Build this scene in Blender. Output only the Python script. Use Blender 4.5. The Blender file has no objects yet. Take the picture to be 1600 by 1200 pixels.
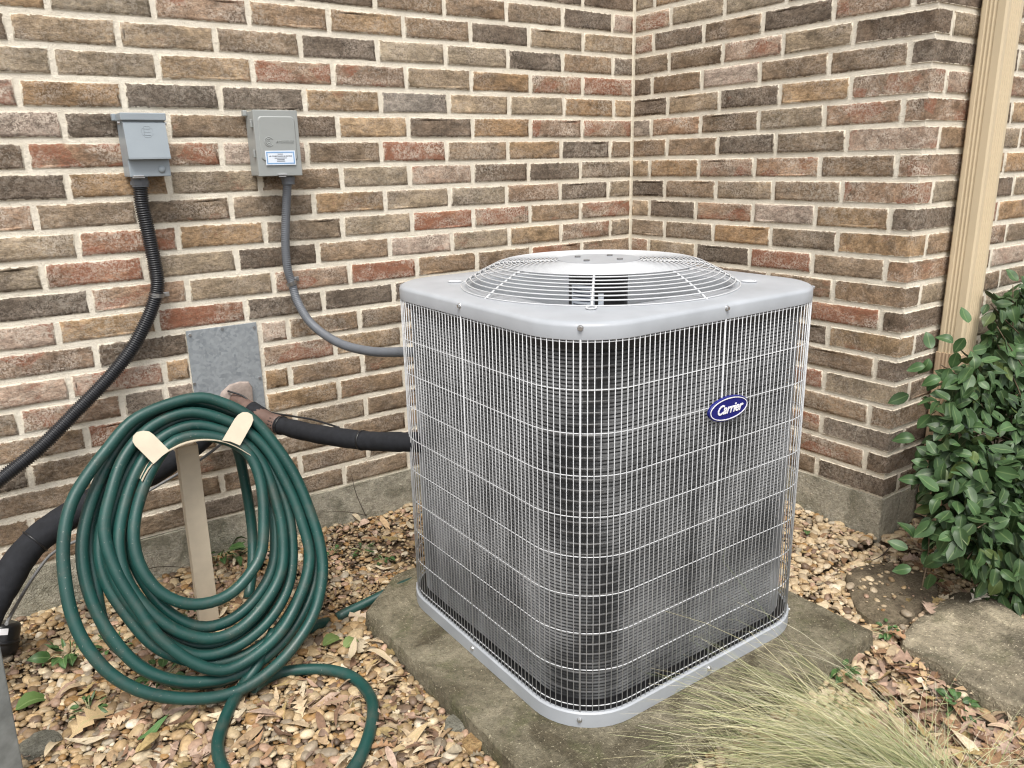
import bpy, bmesh, math, random
import numpy as np
from mathutils import Vector, Matrix, noise as mnoise

random.seed(7); rng = np.random.default_rng(7)
S = bpy.context.scene; COL = S.collection
R = math.radians

# ------------------------------------------------------------------ camera
CAM = Vector((-2.28568, -2.40426, -0.53752)); YAW, PITCH, ROLL, FPX = 0.608835, -0.274507, -0.022738, 1228.277
def cam_axes():
    f = Vector((math.sin(YAW)*math.cos(PITCH), math.cos(YAW)*math.cos(PITCH), math.sin(PITCH)))
    r = Vector((math.cos(YAW), -math.sin(YAW), 0)); u = r.cross(f)
    c, s = math.cos(ROLL), math.sin(ROLL)
    return c*r + s*u, -s*r + c*u, f
CR, CU, CF = cam_axes()
cd = bpy.data.cameras.new('camera'); cam = bpy.data.objects.new('camera', cd); COL.objects.link(cam)
m = Matrix((CR, CU, -CF)).transposed().to_4x4(); m.translation = CAM; cam.matrix_world = m
cd.sensor_width = 36; cd.lens = FPX/1600*36; cd.clip_start = 0.05; cd.clip_end = 200
S.camera = cam
# ------------------------------------------------------------------ light
SUN_EL, SUN_AZ = R(62), R(214)          # azimuth of the sun measured clockwise from +Y
w = bpy.data.worlds.new('World'); S.world = w; w.use_nodes = True
nt = w.node_tree; nt.nodes.clear()
out = nt.nodes.new('ShaderNodeOutputWorld'); bg = nt.nodes.new('ShaderNodeBackground')
sky = nt.nodes.new('ShaderNodeTexSky'); sky.sky_type = 'NISHITA'; sky.sun_disc = False
sky.sun_elevation = SUN_EL; sky.sun_rotation = SUN_AZ; sky.air_density = 1.0; sky.dust_density = 4.0; sky.ozone_density = 1.0
hsv = nt.nodes.new('ShaderNodeHueSaturation'); hsv.inputs['Saturation'].default_value = 0.22
nt.links.new(sky.outputs[0], hsv.inputs['Color']); nt.links.new(hsv.outputs[0], bg.inputs[0]); nt.links.new(bg.outputs[0], out.inputs[0])
bg.inputs[1].default_value = 0.135
sd = bpy.data.lights.new('sun', 'SUN'); sd.energy = 1.45; sd.angle = R(24); sd.color = (1, .95, .88)
so = bpy.data.objects.new('sun', sd); COL.objects.link(so)
dirv = Vector((math.sin(SUN_AZ)*math.cos(SUN_EL), math.cos(SUN_AZ)*math.cos(SUN_EL), math.sin(SUN_EL)))
so.rotation_euler = dirv.to_track_quat('Z', 'Y').to_euler()
S.view_settings.view_transform = 'Standard'; S.view_settings.look = 'None'
S.view_settings.exposure = 0.86; S.view_settings.gamma = 1.0; S.view_settings.use_curve_mapping = False
S.render.engine = 'CYCLES'
S.cycles.use_denoising = True; S.cycles.denoising_input_passes = 'RGB_ALBEDO_NORMAL'; S.cycles.denoising_prefilter = 'ACCURATE'; S.cycles.filter_width = 1.15
S.cycles.max_bounces = 6; S.cycles.diffuse_bounces = 4; S.cycles.glossy_bounces = 3

# ------------------------------------------------------------------ helpers
def ray(px, py):
    return CF + CR*((px-800)/FPX) + CU*((600-py)/FPX)
def on_y(px, py, y):
    d = ray(px, py); return CAM + d*((y-CAM.y)/d.y)
def on_z(px, py, z=-1.755):
    d = ray(px, py); return CAM + d*((z-CAM.z)/d.z)
def on_plane(px, py, p0, n):
    d = ray(px, py); return CAM + d*((Vector(p0)-CAM).dot(n)/d.dot(n))
def project(P):
    v = Vector(P)-CAM; z = v.dot(CF)
    return 800+FPX*v.dot(CR)/z, 600-FPX*v.dot(CU)/z, z

def tag(o, label=None, cat=None, group=None, kind=None):
    if label: o['label'] = label
    if cat: o['category'] = cat
    if group: o['group'] = group
    if kind: o['kind'] = kind
    return o
def empty(name, loc, label=None, cat=None, group=None, rz=0.0):
    o = bpy.data.objects.new(name, None); COL.objects.link(o); o.location = loc; o.rotation_euler = (0, 0, rz)
    o.empty_display_size = 0.05
    return tag(o, label, cat, group)
def world_of(o):
    b = Matrix.LocRotScale(o.location, o.rotation_euler, o.scale)
    return world_of(o.parent) @ o.matrix_parent_inverse @ b if o.parent else b
def link(name, me, mat=None, parent=None, loc=None):
    o = bpy.data.objects.new(name, me); COL.objects.link(o)
    if mat and not me.materials: me.materials.append(mat)
    if parent:
        o.parent = parent; o.matrix_parent_inverse = world_of(parent).inverted()
    if loc is not None: o.location = loc
    return o
def mesh_np(name, V, F, smooth=False, col=None, quads=False):
    me = bpy.data.meshes.new(name); V = np.asarray(V, np.float32); F = np.asarray(F, np.int32)
    k = F.shape[1]
    me.vertices.add(len(V)); me.vertices.foreach_set('co', V.ravel())
    me.loops.add(F.size); me.loops.foreach_set('vertex_index', F.ravel())
    me.polygons.add(len(F)); me.polygons.foreach_set('loop_start', np.arange(0, F.size, k, dtype=np.int32))
    me.polygons.foreach_set('loop_total', np.full(len(F), k, np.int32))
    if smooth: me.polygons.foreach_set('use_smooth', np.ones(len(F), bool))
    if col is not None:
        a = me.color_attributes.new('tint', 'FLOAT_COLOR', 'POINT'); a.data.foreach_set('color', np.asarray(col, np.float32).ravel())
    me.update(calc_edges=True); me.validate(); return me
def bm_mesh(name, bm, smooth=False):
    me = bpy.data.meshes.new(name); bmesh.ops.recalc_face_normals(bm, faces=bm.faces)
    bm.to_mesh(me); bm.free()
    if smooth:
        for p in me.polygons: p.use_smooth = True
        me.set_sharp_from_angle(angle=R(38))
    return me
def box_bm(bm, c, s, bevel=0.0, rot=None, seg=2):
    r = bmesh.ops.create_cube(bm, size=1.0); vs = r['verts']
    for v in vs: v.co = Vector((v.co.x*s[0], v.co.y*s[1], v.co.z*s[2]))
    if bevel:
        es = list({e for v in vs for e in v.link_edges})
        r2 = bmesh.ops.bevel(bm, geom=es, offset=bevel, segments=seg, affect='EDGES', profile=.5)
        vs = list({v for f in r2['faces'] for v in f.verts} | {v for v in vs if v.is_valid})
        # collect all of the island
        seen = set(vs); st = list(vs)
        while st:
            v = st.pop()
            for e in v.link_edges:
                o = e.other_vert(v)
                if o not in seen: seen.add(o); st.append(o)
        vs = list(seen)
    M = (rot.to_matrix() if rot else Matrix.Identity(3))
    for v in vs: v.co = M @ v.co + Vector(c)
    return vs
def prism_bm(bm, pts, y0, y1):
    """polygon in xz extruded along y"""
    a = [bm.verts.new((x, y0, z)) for x, z in pts]; b = [bm.verts.new((x, y1, z)) for x, z in pts]
    bm.faces.new(a); bm.faces.new(list(reversed(b)))
    n = len(pts)
    for i in range(n): bm.faces.new((a[i], b[i], b[(i+1) % n], a[(i+1) % n]))
def cyl_bm(bm, c, r, h, axis='Z', seg=16, r2=None):
    M = Matrix.Translation(c)
    if axis == 'Y': M = M @ Matrix.Rotation(R(90), 4, 'X')
    if axis == 'X': M = M @ Matrix.Rotation(R(90), 4, 'Y')
    return bmesh.ops.create_cone(bm, cap_ends=True, segments=seg, radius1=r, radius2=r if r2 is None else r2, depth=h, matrix=M)
def crom(P, closed=False, step=0.01):
    P = [np.array(p, float) for p in P]; n = len(P); outp = []
    rngk = range(n) if closed else range(n-1)
    for i in rngk:
        p1, p2 = P[i], P[(i+1) % n]
        p0 = P[i-1] if (closed or i > 0) else 2*p1-p2
        p3 = P[(i+2) % n] if (closed or i+2 < n) else 2*p2-p1
        k = max(2, int(np.linalg.norm(p2-p1)/step))
        for t in np.linspace(0, 1, k, endpoint=False):
            outp.append(.5*((2*p1)+(-p0+p2)*t+(2*p0-5*p1+4*p2-p3)*t*t+(-p0+3*p1-3*p2+p3)*t**3))
    if not closed: outp.append(P[-1])
    return np.array(outp)
def tube(path, rad, seg=10, closed=False, caps=True):
    """returns V, F(quads) for a tube along path (n,3); rad scalar or array"""
    path = np.asarray(path, float); n = len(path)
    if closed: T = np.roll(path, -1, 0)-np.roll(path, 1, 0)
    else: T = np.gradient(path, axis=0)
    T /= np.linalg.norm(T, axis=1)[:, None]+1e-12
    N = np.zeros_like(T); a = np.array([0, 0, 1.0]) if abs(T[0][2]) < .9 else np.array([1.0, 0, 0])
    N[0] = a-T[0]*a.dot(T[0]); N[0] /= np.linalg.norm(N[0])
    for i in range(1, n):
        v = N[i-1]-T[i]*N[i-1].dot(T[i]); N[i] = v/(np.linalg.norm(v)+1e-12)
    B = np.cross(T, N); rad = np.broadcast_to(np.asarray(rad, float), (n,))
    th = np.linspace(0, 2*np.pi, seg, endpoint=False)
    V = path[:, None, :]+rad[:, None, None]*(np.cos(th)[None, :, None]*N[:, None, :]+np.sin(th)[None, :, None]*B[:, None, :])
    i = np.arange(n if closed else n-1)[:, None]; j = np.arange(seg)[None, :]
    i2 = (i+1) % n; j2 = (j+1) % seg
    F = np.stack([i*seg+j, i*seg+j2, i2*seg+j2, i2*seg+j], -1).reshape(-1, 4)
    V = V.reshape(-1, 3)
    if caps and not closed:
        c0, c1 = len(V), len(V)+1; V = np.vstack([V, path[0], path[-1]])
        jj = np.arange(seg); e0 = np.stack([np.full(seg, c0), (jj+1) % seg, jj, jj], -1)
        e1 = np.stack([np.full(seg, c1), (n-1)*seg+jj, (n-1)*seg+(jj+1) % seg, (n-1)*seg+(jj+1) % seg], -1)
        # degenerate quads avoided: build as tris duplicated later
        return V, F, np.vstack([e0[:, :3], e1[:, :3]])
    return V, F, np.zeros((0, 3), int)
def tubes_mesh(name, items, smooth=True):
    """items: list of (V,F,T)"""
    me = bpy.data.meshes.new(name); Vs = []; faces_q = []; faces_t = []; off = 0
    for V, F, T in items:
        Vs.append(V); faces_q.append(F+off)
        if len(T): faces_t.append(T+off)
        off += len(V)
    V = np.vstack(Vs).astype(np.float32); Q = np.vstack(faces_q); T = np.vstack(faces_t) if faces_t else np.zeros((0, 3), int)
    me.vertices.add(len(V)); me.vertices.foreach_set('co', V.ravel())
    L = np.concatenate([Q.ravel(), T.ravel()]).astype(np.int32); me.loops.add(len(L)); me.loops.foreach_set('vertex_index', L)
    nq, ntri = len(Q), len(T); me.polygons.add(nq+ntri)
    st = np.concatenate([np.arange(nq)*4, nq*4+np.arange(ntri)*3]).astype(np.int32); tot = np.concatenate([np.full(nq, 4), np.full(ntri, 3)]).astype(np.int32)
    me.polygons.foreach_set('loop_start', st); me.polygons.foreach_set('loop_total', tot)
    me.polygons.foreach_set('use_smooth', np.concatenate([np.full(nq, smooth), np.zeros(ntri, bool)]))
    me.update(calc_edges=True); me.validate(); return me

# ------------------------------------------------------------------ materials
class MB:
    def __init__(s, name):
        s.m = bpy.data.materials.new(name); s.m.use_nodes = True; s.t = s.m.node_tree; s.n = s.t.nodes; s.l = s.t.links
        s.b = s.n['Principled BSDF']
    def node(s, typ, **kw):
        n = s.n.new(typ)
        for k, v in kw.items():
            if k.startswith('i_'):
                key = k[2:]; n.inputs[int(key) if key.isdigit() else key].default_value = v
            else: setattr(n, k, v)
        return n
    def link(s, a, b): s.l.new(a, b)
    def coord(s, kind='Object'): return s.node('ShaderNodeTexCoord').outputs[kind]
    def noise(s, vec, scale, detail=4, rough=.55, dist=0.0):
        n = s.node('ShaderNodeTexNoise'); n.inputs['Scale'].default_value = scale; n.inputs['Detail'].default_value = detail
        n.inputs['Roughness'].default_value = rough; n.inputs['Distortion'].default_value = dist
        if vec is not None: s.link(vec, n.inputs['Vector'])
        return n.outputs['Fac']
    def ramp(s, fac, stops, interp='LINEAR'):
        r = s.node('ShaderNodeValToRGB'); r.color_ramp.interpolation = interp; e = r.color_ramp.elements
        while len(e) < len(stops): e.new(.5)
        for i, (p, c) in enumerate(stops):
            e[i].position = p; e[i].color = (c, c, c, 1) if isinstance(c, (int, float)) else (*c, 1)
        s.link(fac, r.inputs[0]); return r.outputs[0]
    def mix(s, fac, a, b, mode='MIX'):
        n = s.node('ShaderNodeMix', data_type='RGBA', blend_type=mode)
        for sock, v in ((n.inputs[0], fac), (n.inputs[6], a), (n.inputs[7], b)):
            if hasattr(v, 'links'): s.link(v, sock)
            elif isinstance(v, (int, float)): sock.default_value = v if sock.type == 'VALUE' else (v, v, v, 1)
            else: sock.default_value = (*v, 1)
        return n.outputs[2]
    def math(s, op, a, b=0.0, c=0.0, clamp=False):
        n = s.node('ShaderNodeMath', operation=op, use_clamp=clamp)
        for i, v in enumerate((a, b, c)):
            if hasattr(v, 'links'): s.link(v, n.inputs[i])
            else: n.inputs[i].default_value = v
        return n.outputs[0]
    def bump(s, h, strength=.3, dist=.002, normal=None):
        b = s.node('ShaderNodeBump'); b.inputs['Strength'].default_value = strength; b.inputs['Distance'].default_value = dist
        s.link(h, b.inputs['Height'])
        if normal is not None: s.link(normal, b.inputs['Normal'])
        s.link(b.outputs[0], s.b.inputs['Normal']); return b.outputs[0]
    def set(s, **kw):
        for k, v in kw.items():
            i = s.b.inputs[k.replace('_', ' ')]
            if hasattr(v, 'links'): s.link(v, i)
            elif isinstance(v, tuple): i.default_value = (*v, 1) if len(v) == 3 else v
            else: i.default_value = v
        return s

def simple(name, col, rough=.5, metal=0.0, spec=.5, var=.12, scale=30, bump=0.0, bscale=200, bdist=.001):
    b = MB(name); co = b.coord()
    n = b.noise(co, scale, 5); c = b.mix(b.ramp(n, [(.3, 0.0), (.7, 1.0)]), tuple(x*(1-var) for x in col), tuple(min(1, x*(1+var)) for x in col))
    b.set(Base_Color=c, Roughness=rough, Metallic=metal)
    b.b.inputs['Specular IOR Level'].default_value = spec
    if bump: b.bump(b.noise(co, bscale, 3), bump, bdist)
    return b.m

def brick_material():
    b = MB('brick'); co = b.coord()
    oi = b.node('ShaderNodeObjectInfo')
    off = b.node('ShaderNodeVectorMath', operation='SCALE'); off.inputs[0].default_value = (37.0, 13.0, 71.0)
    b.link(oi.outputs['Random'], off.inputs['Scale'])
    add = b.node('ShaderNodeVectorMath', operation='ADD'); b.link(co, add.inputs[0]); b.link(off.outputs[0], add.inputs[1]); v = add.outputs[0]
    sq = b.node('ShaderNodeVectorMath', operation='MULTIPLY'); sq.inputs[1].default_value = (.55, 1, 1); b.link(v, sq.inputs[0]); vs = sq.outputs[0]
    base = oi.outputs['Color']
    def attr(nm):
        return b.node('ShaderNodeAttribute', attribute_type='OBJECT', attribute_name=nm).outputs['Fac']
    red, lime = attr('red'), attr('lime')
    n1 = b.noise(vs, 14, 5, .6); n2 = b.noise(vs, 45, 6, .7, .3); n3 = b.noise(v, 380, 3, .7)
    c = b.mix(1.0, base, b.ramp(n1, [(.28, .55), (.5, 1.0), (.74, 1.42)]), 'MULTIPLY')
    n4 = b.noise(vs, 130, 4, .75, .4)
    c = b.mix(1.0, c, b.ramp(n4, [(.28, .50), (.5, 1.0), (.72, 1.6)]), 'MULTIPLY')
    # soot-dark smudges
    dk = b.ramp(b.noise(vs, 10, 5, .65, .6), [(.50, 0.0), (.70, .72)])
    c = b.mix(dk, c, (.075, .058, .045))
    c = b.mix(1.0, c, b.ramp(n2, [(.25, .58), (.5, 1.0), (.75, 1.45)]), 'MULTIPLY')
    # fired red patches, straight-edged because the coating chipped off
    vor = b.node('ShaderNodeTexVoronoi', feature='F1'); vor.inputs['Scale'].default_value = 17; b.link(vs, vor.inputs['Vector'])
    sep = b.node('ShaderNodeSeparateColor'); b.link(vor.outputs['Color'], sep.inputs[0])
    rsel = b.math('ADD', b.math('MULTIPLY', sep.outputs[0], .55), b.math('MULTIPLY', b.noise(vs, 26, 6, .75), .9))
    thr = b.math('SUBTRACT', 1.12, b.math('MULTIPLY', red, .78))
    rm = b.math('MULTIPLY', b.math('MULTIPLY', b.math('SUBTRACT', rsel, thr), 7.0, clamp=True), b.ramp(b.noise(v, 140, 3, .7), [(.34, .25), (.55, 1.0)]))
    rc = b.mix(b.noise(vs, 60, 4, .7), (.15, .05, .031), (.38, .17, .10))
    c = b.mix(b.math('MULTIPLY', rm, .88), c, rc)
    # lime / mortar smears: clouds times fine grain
    cloud = b.ramp(b.noise(vs, 20, 4, .6, .5), [(.42, 0.0), (.66, 1.0)])
    grain = b.ramp(b.noise(v, 170, 3, .65, .8), [(.46, 0.0), (.54, 1.0)])
    lm = b.math('MULTIPLY', b.math('MULTIPLY', cloud, grain), b.math('MULTIPLY', lime, 1.0), clamp=True)
    c = b.mix(lm, c, (.60, .51, .42))
    # pin-size pale and dark specks of the sand coat
    c = b.mix(b.ramp(n3, [(.60, 0.0), (.72, .62)]), c, (.52, .42, .31))
    c = b.mix(b.ramp(b.noise(v, 300, 2, .6), [(.27, .75), (.38, 0.0)]), c, (.045, .034, .026))
    # ragged arris with mortar on it
    ea = b.node('ShaderNodeAttribute', attribute_type='GEOMETRY', attribute_name='edge').outputs['Fac']
    en = b.math('ADD', ea, b.math('MULTIPLY', b.math('SUBTRACT', b.noise(v, 70, 5, .7), .5), 1.7))
    em = b.ramp(en, [(-.0, .92), (.16, .85), (.28, 0.0)])
    geo = b.node('ShaderNodeNewGeometry').outputs['Position']
    scum = b.math('MULTIPLY', b.ramp(b.noise(geo, 2.6, 4, .6), [(.46, 0.0), (.68, .75)]), b.ramp(b.noise(v, 95, 4, .7, .6), [(.47, 0.0), (.60, 1.0)]))
    c = b.mix(b.math('MULTIPLY', scum, .6), c, (.62, .56, .47))
    c = b.mix(em, c, (.68, .615, .50))
    b.set(Base_Color=c, Roughness=.92); b.b.inputs['Specular IOR Level'].default_value = .2
    h = b.math('ADD', b.math('MULTIPLY', n1, 1.2), b.math('ADD', n2, b.math('ADD', b.math('MULTIPLY', n4, .8), b.math('MULTIPLY', n3, .35))))
    b.bump(h, .7, .004)
    return b.m
def mortar_material():
    b = MB('mortar'); co = b.coord()
    n = b.noise(co, 16, 6, .65); n2 = b.noise(co, 260, 3, .7)
    c = b.mix(b.ramp(n, [(.3, 0.0), (.7, 1.0)]), (.67, .61, .50), (.79, .735, .625))
    c = b.mix(b.ramp(n2, [(.3, .5), (.45, 0.0)]), c, (.42, .36, .28))
    b.set(Base_Color=c, Roughness=.95); b.b.inputs['Specular IOR Level'].default_value = .15
    b.bump(b.math('ADD', n2, b.math('MULTIPLY', b.noise(co, 60, 4), 2.0)), .6, .003)
    return b.m
def concrete_material(name, c0, c1, stain, sscale=5, moss=None, speck=.5):
    b = MB(name); co = b.coord()
    n = b.noise(co, 7, 7, .65); n2 = b.noise(co, 160, 4, .7); n3 = b.noise(co, sscale, 5, .6, .8)
    c = b.mix(b.ramp(n, [(.3, 0.0), (.7, 1.0)]), c0, c1)
    c = b.mix(b.ramp(n3, [(.46, 0.0), (.62, .9)]), c, stain)
    if moss: c = b.mix(b.ramp(b.noise(co, 11, 5, .7, .4), [(.52, 0.0), (.66, .7)]), c, moss)
    c = b.mix(b.ramp(n2, [(.60, 0.0), (.68, speck)]), c, tuple(min(1, x*1.9) for x in c1))
    c = b.mix(b.ramp(b.noise(co, 210, 3, .6), [(.30, .75), (.4, 0.0)]), c, tuple(x*.3 for x in c0))
    b.set(Base_Color=c, Roughness=.9); b.b.inputs['Specular IOR Level'].default_value = .25
    c = b.mix(1.0, c, b.ramp(b.noise(co, 70, 6, .75), [(.28, .55), (.5, 1.0), (.72, 1.4)]), 'MULTIPLY'); b.set(Base_Color=c)
    b.bump(b.math('ADD', b.math('MULTIPLY', b.noise(co, 40, 5, .7), 1.5), n2), .9, .006)
    return b.m
def tint_material(name, rough=.6, spec=.4, vscale=90, var=.3, bump=.3, sss=False):
    b = MB(name); co = b.coord()
    a = b.node('ShaderNodeAttribute', attribute_type='GEOMETRY', attribute_name='tint').outputs['Color']
    c = b.mix(1.0, a, b.ramp(b.noise(co, vscale, 5, .65), [(.25, 1-var), (.75, 1+var)]), 'MULTIPLY')
    b.set(Base_Color=c, Roughness=rough); b.b.inputs['Specular IOR Level'].default_value = spec
    if bump: b.bump(b.noise(co, vscale*3, 3, .6), bump, .001)
    return b.m
def leaf_material(name, use_obj=True, rough=.45):
    b = MB(name); 
    if use_obj: c0 = b.node('ShaderNodeObjectInfo').outputs['Color']
    else: c0 = b.node('ShaderNodeAttribute', attribute_type='GEOMETRY', attribute_name='tint').outputs['Color']
    v = b.node('ShaderNodeAttribute', attribute_type='GEOMETRY', attribute_name='vein').outputs['Fac']
    co = b.coord()
    c = b.mix(1.0, c0, b.ramp(b.noise(co, 60, 4, .6), [(.25, .75), (.75, 1.3)]), 'MULTIPLY')
    c = b.mix(b.ramp(v, [(.72, 0.0), (1.0, .7)]), c, b.mix(.5, c0, (.25, .33, .14)))
    b.set(Base_Color=c, Roughness=rough)
    b.b.inputs['Specular IOR Level'].default_value = .35
    return b.m

M_BRICK = brick_material(); M_MORTAR = mortar_material()
M_FOUND = concrete_material('foundation_concrete', (.36, .335, .265), (.54, .505, .415), (.23, .22, .165), 7, None, .5)
M_PAD = concrete_material('pad_concrete', (.135, .118, .078), (.27, .24, .17), (.075, .062, .038), 5, (.10, .10, .05), .9)
M_STONE_D = concrete_material('dark_flagstone', (.14, .112, .074), (.235, .192, .13), (.085, .066, .044), 9, (.12, .10, .06), .3)
M_STONE_L = concrete_material('pale_flagstone', (.23, .195, .135), (.54, .47, .335), (.10, .086, .06), 3.2, (.13, .12, .07), .7)
M_AC = simple('ac_paint', (.36, .38, .405), .36, 0, .5, .10, 9)
M_WIRE = simple('coated_wire', (.50, .51, .52), .4, 0, .5, .05, 20)
M_FIN = simple('aluminium_fin', (.37, .378, .385), .6, .2, .5, .25, 14)
M_TUBE = simple('coil_tube', (.16, .16, .16), .45, .4, .5, .2, 30)
M_BLACK = simple('black_core', (.045, .046, .047), .7)
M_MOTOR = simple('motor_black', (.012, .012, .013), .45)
M_ZINC = simple('zinc_screw', (.62, .62, .62), .3, .9)
M_BOXA = simple('blue_grey_enamel', (.285, .325, .355), .42, 0, .5, .05, 10)
M_BOXB = simple('grey_enamel', (.31, .325, .315), .42, 0, .5, .05, 10)
M_CONDB = simple('black_conduit', (.016, .017, .02), .38, 0, .5, .2, 40)
M_CONDG = simple('grey_conduit', (.125, .135, .15), .45, 0, .5, .1, 30)
M_FOAM = simple('black_foam', (.014, .015, .018), .85, 0, .3, .25, 60, .4, 350, .001)
M_TAPE = simple('brown_tape', (.13, .082, .065), .6, 0, .4, .25, 40, .2, 120)
M_CABLE = simple('grey_cable', (.17, .17, .17), .5)
M_SEAL = simple('sealant', (.33, .27, .235), .75, 0, .3, .2, 50, .5, 120, .003)
M_HOSEG = None
M_REEL = simple('beige_enamel', (.54, .465, .355), .5, 0, .4, .07, 25, .08, 300, .0004)
M_SPOUT = simple('tan_aluminium', (.60, .495, .335), .45, 0, .45, .035, 6)
M_SPOUT2 = simple('faded_tan_aluminium', (.52, .385, .255), .55, 0, .4, .08, 6)
M_BADGE = simple('badge_blue', (.010, .014, .16), .25, 0, .5, .03)
M_WHITE = simple('white_print', (.82, .82, .84), .4, 0, .4, .02)
M_LBLUE = simple('label_blue', (.20, .36, .60), .45, 0, .4, .05)
M_LWHITE = simple('label_white', (.70, .76, .83), .45, 0, .4, .04)
M_INK = simple('label_ink', (.07, .08, .11), .6)
M_PLASTIC = simple('black_plastic', (.014, .014, .015), .3)
M_STAKE = simple('weathered_grey_wood', (.21, .225, .22), .7, 0, .3, .25, 30, .3, 120)
M_PEB = tint_material('river_pebble', .55, .45, 110, .32, .3)
M_LITTER = tint_material('dry_leaf', .75, .3, 130, .35, .4)
M_LEAF = leaf_material('evergreen_leaf', True); M_LEAFS = leaf_material('evergreen_leaf_mass', False)
M_DRY = leaf_material('fallen_leaf', True, .75)
M_GRASS = tint_material('feather_grass', .6, .3, 40, .2, 0)
M_STEM = simple('brown_stem', (.12, .085, .05), .8)
def hose_material():
    b = MB('green_rubber'); co = b.coord()
    c = b.mix(b.ramp(b.noise(co, 9, 5, .6), [(.3, 0.0), (.7, 1.0)]), (.006, .040, .034), (.011, .064, .054))
    c = b.mix(b.ramp(b.noise(co, 17, 5, .65, .6), [(.50, 0.0), (.72, .6)]), c, (.060, .070, .056))   # dried dirt
    c = b.mix(b.ramp(b.noise(co, 240, 2, .5), [(.70, 0.0), (.76, .6)]), c, (.3, .29, .25))
    b.set(Base_Color=c, Roughness=b.ramp(b.noise(co, 12, 4), [(.3, .34), (.7, .55)]))
    b.bump(b.noise(co, 150, 3), .12, .001); return b.m
M_HOSE = hose_material()
def zinc_material():
    b = MB('galvanised_sheet'); co = b.coord()
    vor = b.node('ShaderNodeTexVoronoi', feature='F1'); vor.inputs['Scale'].default_value = 120; b.link(co, vor.inputs['Vector'])
    sp = b.node('ShaderNodeSeparateColor'); b.link(vor.outputs['Color'], sp.inputs[0])
    c = b.mix(sp.outputs[0], (.25, .275, .295), (.38, .41, .43))
    c = b.mix(b.ramp(b.noise(co, 20, 5, .6), [(.35, .0), (.75, .6)]), c, (.40, .43, .45))
    b.set(Base_Color=c, Metallic=.35, Roughness=b.ramp(sp.outputs[1], [(0, .42), (1, .62)])); return b.m
M_ZINCS = zinc_material()
def soil_material():
    b = MB('soil'); co = b.coord()
    c = b.mix(b.noise(co, 20, 6, .7), (.05, .033, .018), (.15, .10, .055))
    c = b.mix(b.ramp(b.noise(co, 5, 5, .6), [(.55, 0.0), (.7, .5)]), c, (.07, .075, .02))
    b.set(Base_Color=c, Roughness=.95); b.bump(b.noise(co, 120, 5, .7), .9, .01); return b.m
M_SOIL = soil_material()

# ------------------------------------------------------------------ ground
PAD_X0, PAD_X1, PAD_Y0, PAD_Y1, PAD_TOP = -1.545, -0.535, -1.487, -0.47, -1.7065
WALL_L = 1.18                                       # length of the wing wall
def smooth(a, b, x):
    t = np.clip((x-a)/(b-a), 0, 1); return t*t*(3-2*t)
def ground_z(x, y):
    x = np.asarray(x, float); y = np.asarray(y, float)
    d = np.minimum(-y, np.where(x < 0, 10, 10)); d = np.minimum(d, np.where(y > -WALL_L, -x, 10)); d = np.where(x > 0, -WALL_L-y, d)
    z = -1.735-.022*np.clip(d/.5, 0, 1)
    z = z-.05*smooth(-1.47, -1.56, y)*smooth(-1.42, -1.2, x)*(1-.8*smooth(-.75, -.35, x))
    return z+.006*np.sin(x*7.1+1)*np.cos(y*6.3)+.004*np.sin(x*17+y*13)
def gz(x, y): return float(ground_z(x, y))

gx = np.concatenate([[-40, -20, -10, -5], np.linspace(-3.4, 1.8, 170), [3, 8, 20, 40]])
gy = np.concatenate([[-40, -20, -10, -5], np.linspace(-3.0, .05, 110), [.3, 5, 20, 40]])
X, Y = np.meshgrid(gx, gy, indexing='ij'); Z = ground_z(np.clip(X, -3.4, 1.8), np.clip(Y, -3, 0))-.012+.008*rng.random(X.shape)
nx, ny = X.shape; ii, jj = np.meshgrid(np.arange(nx-1), np.arange(ny-1), indexing='ij')
F = np.stack([ii*ny+jj, (ii+1)*ny+jj, (ii+1)*ny+jj+1, ii*ny+jj+1], -1).reshape(-1, 4)
g = link('ground', mesh_np('ground', np.stack([X, Y, Z], -1).reshape(-1, 3), F, True), M_SOIL); tag(g, kind='structure')

# ------------------------------------------------------------------ brick walls
CH, JT = .0762, .0108                                # course height, joint width
NC0, NC1 = -7, 21
def brick_mesh(name, L, H, seed, wrap=None):
    """worn brick: front face looks to -y, origin in the middle of the front face"""
    r = random.Random(seed); bm = bmesh.new(); lay = bm.verts.layers.float.new('edge')
    a, h = L/2, H/2
    n = 4 if L > .16 else 3
    per = []
    xs = [-a+L*i/n for i in range(n+1)]
    for x in xs: per.append((x, -h))
    per.append((a, 0))
    for x in reversed(xs): per.append((x, h))
    per.append((-a, 0))
    def ring(inset, y, jit, e):
        o = []
        for x, z in per:
            sx = (1 if x > 1e-6 else -1 if x < -1e-6 else 0) if abs(abs(x)-a) < 1e-6 else 0
            sz = (1 if z > 0 else -1) if abs(abs(z)-h) < 1e-6 else 0
            v = bm.verts.new((x-sx*inset+r.uniform(-jit, jit), y+r.uniform(-jit, jit)*.5, z-sz*inset+r.uniform(-jit, jit))); v[lay] = e; o.append(v)
        return o
    r0 = ring(0.0, .0065, .0007, 0.0); r1 = ring(.0028, .0006, .0012, .12); r2 = ring(.011, -.0002, .001, 1.0)
    k = len(per)
    for A, B in ((r0, r1), (r1, r2)):
        for i in range(k): bm.faces.new((A[i], A[(i+1) % k], B[(i+1) % k], B[i]))
    bm.faces.new(r2)
    bmesh.ops.triangulate(bm, faces=[f for f in bm.faces if len(f.verts) > 4])
    me = bm_mesh(name, bm)
    for p in me.polygons: p.use_smooth = True
    me.materials.append(M_BRICK); return me
FULL = .25-JT
BR_FULL = [brick_mesh('brick', FULL, CH-JT, 10+i) for i in range(9)]
BR_HALF = [brick_mesh('brick_short', .093, CH-JT, 40+i) for i in range(6)]
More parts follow.
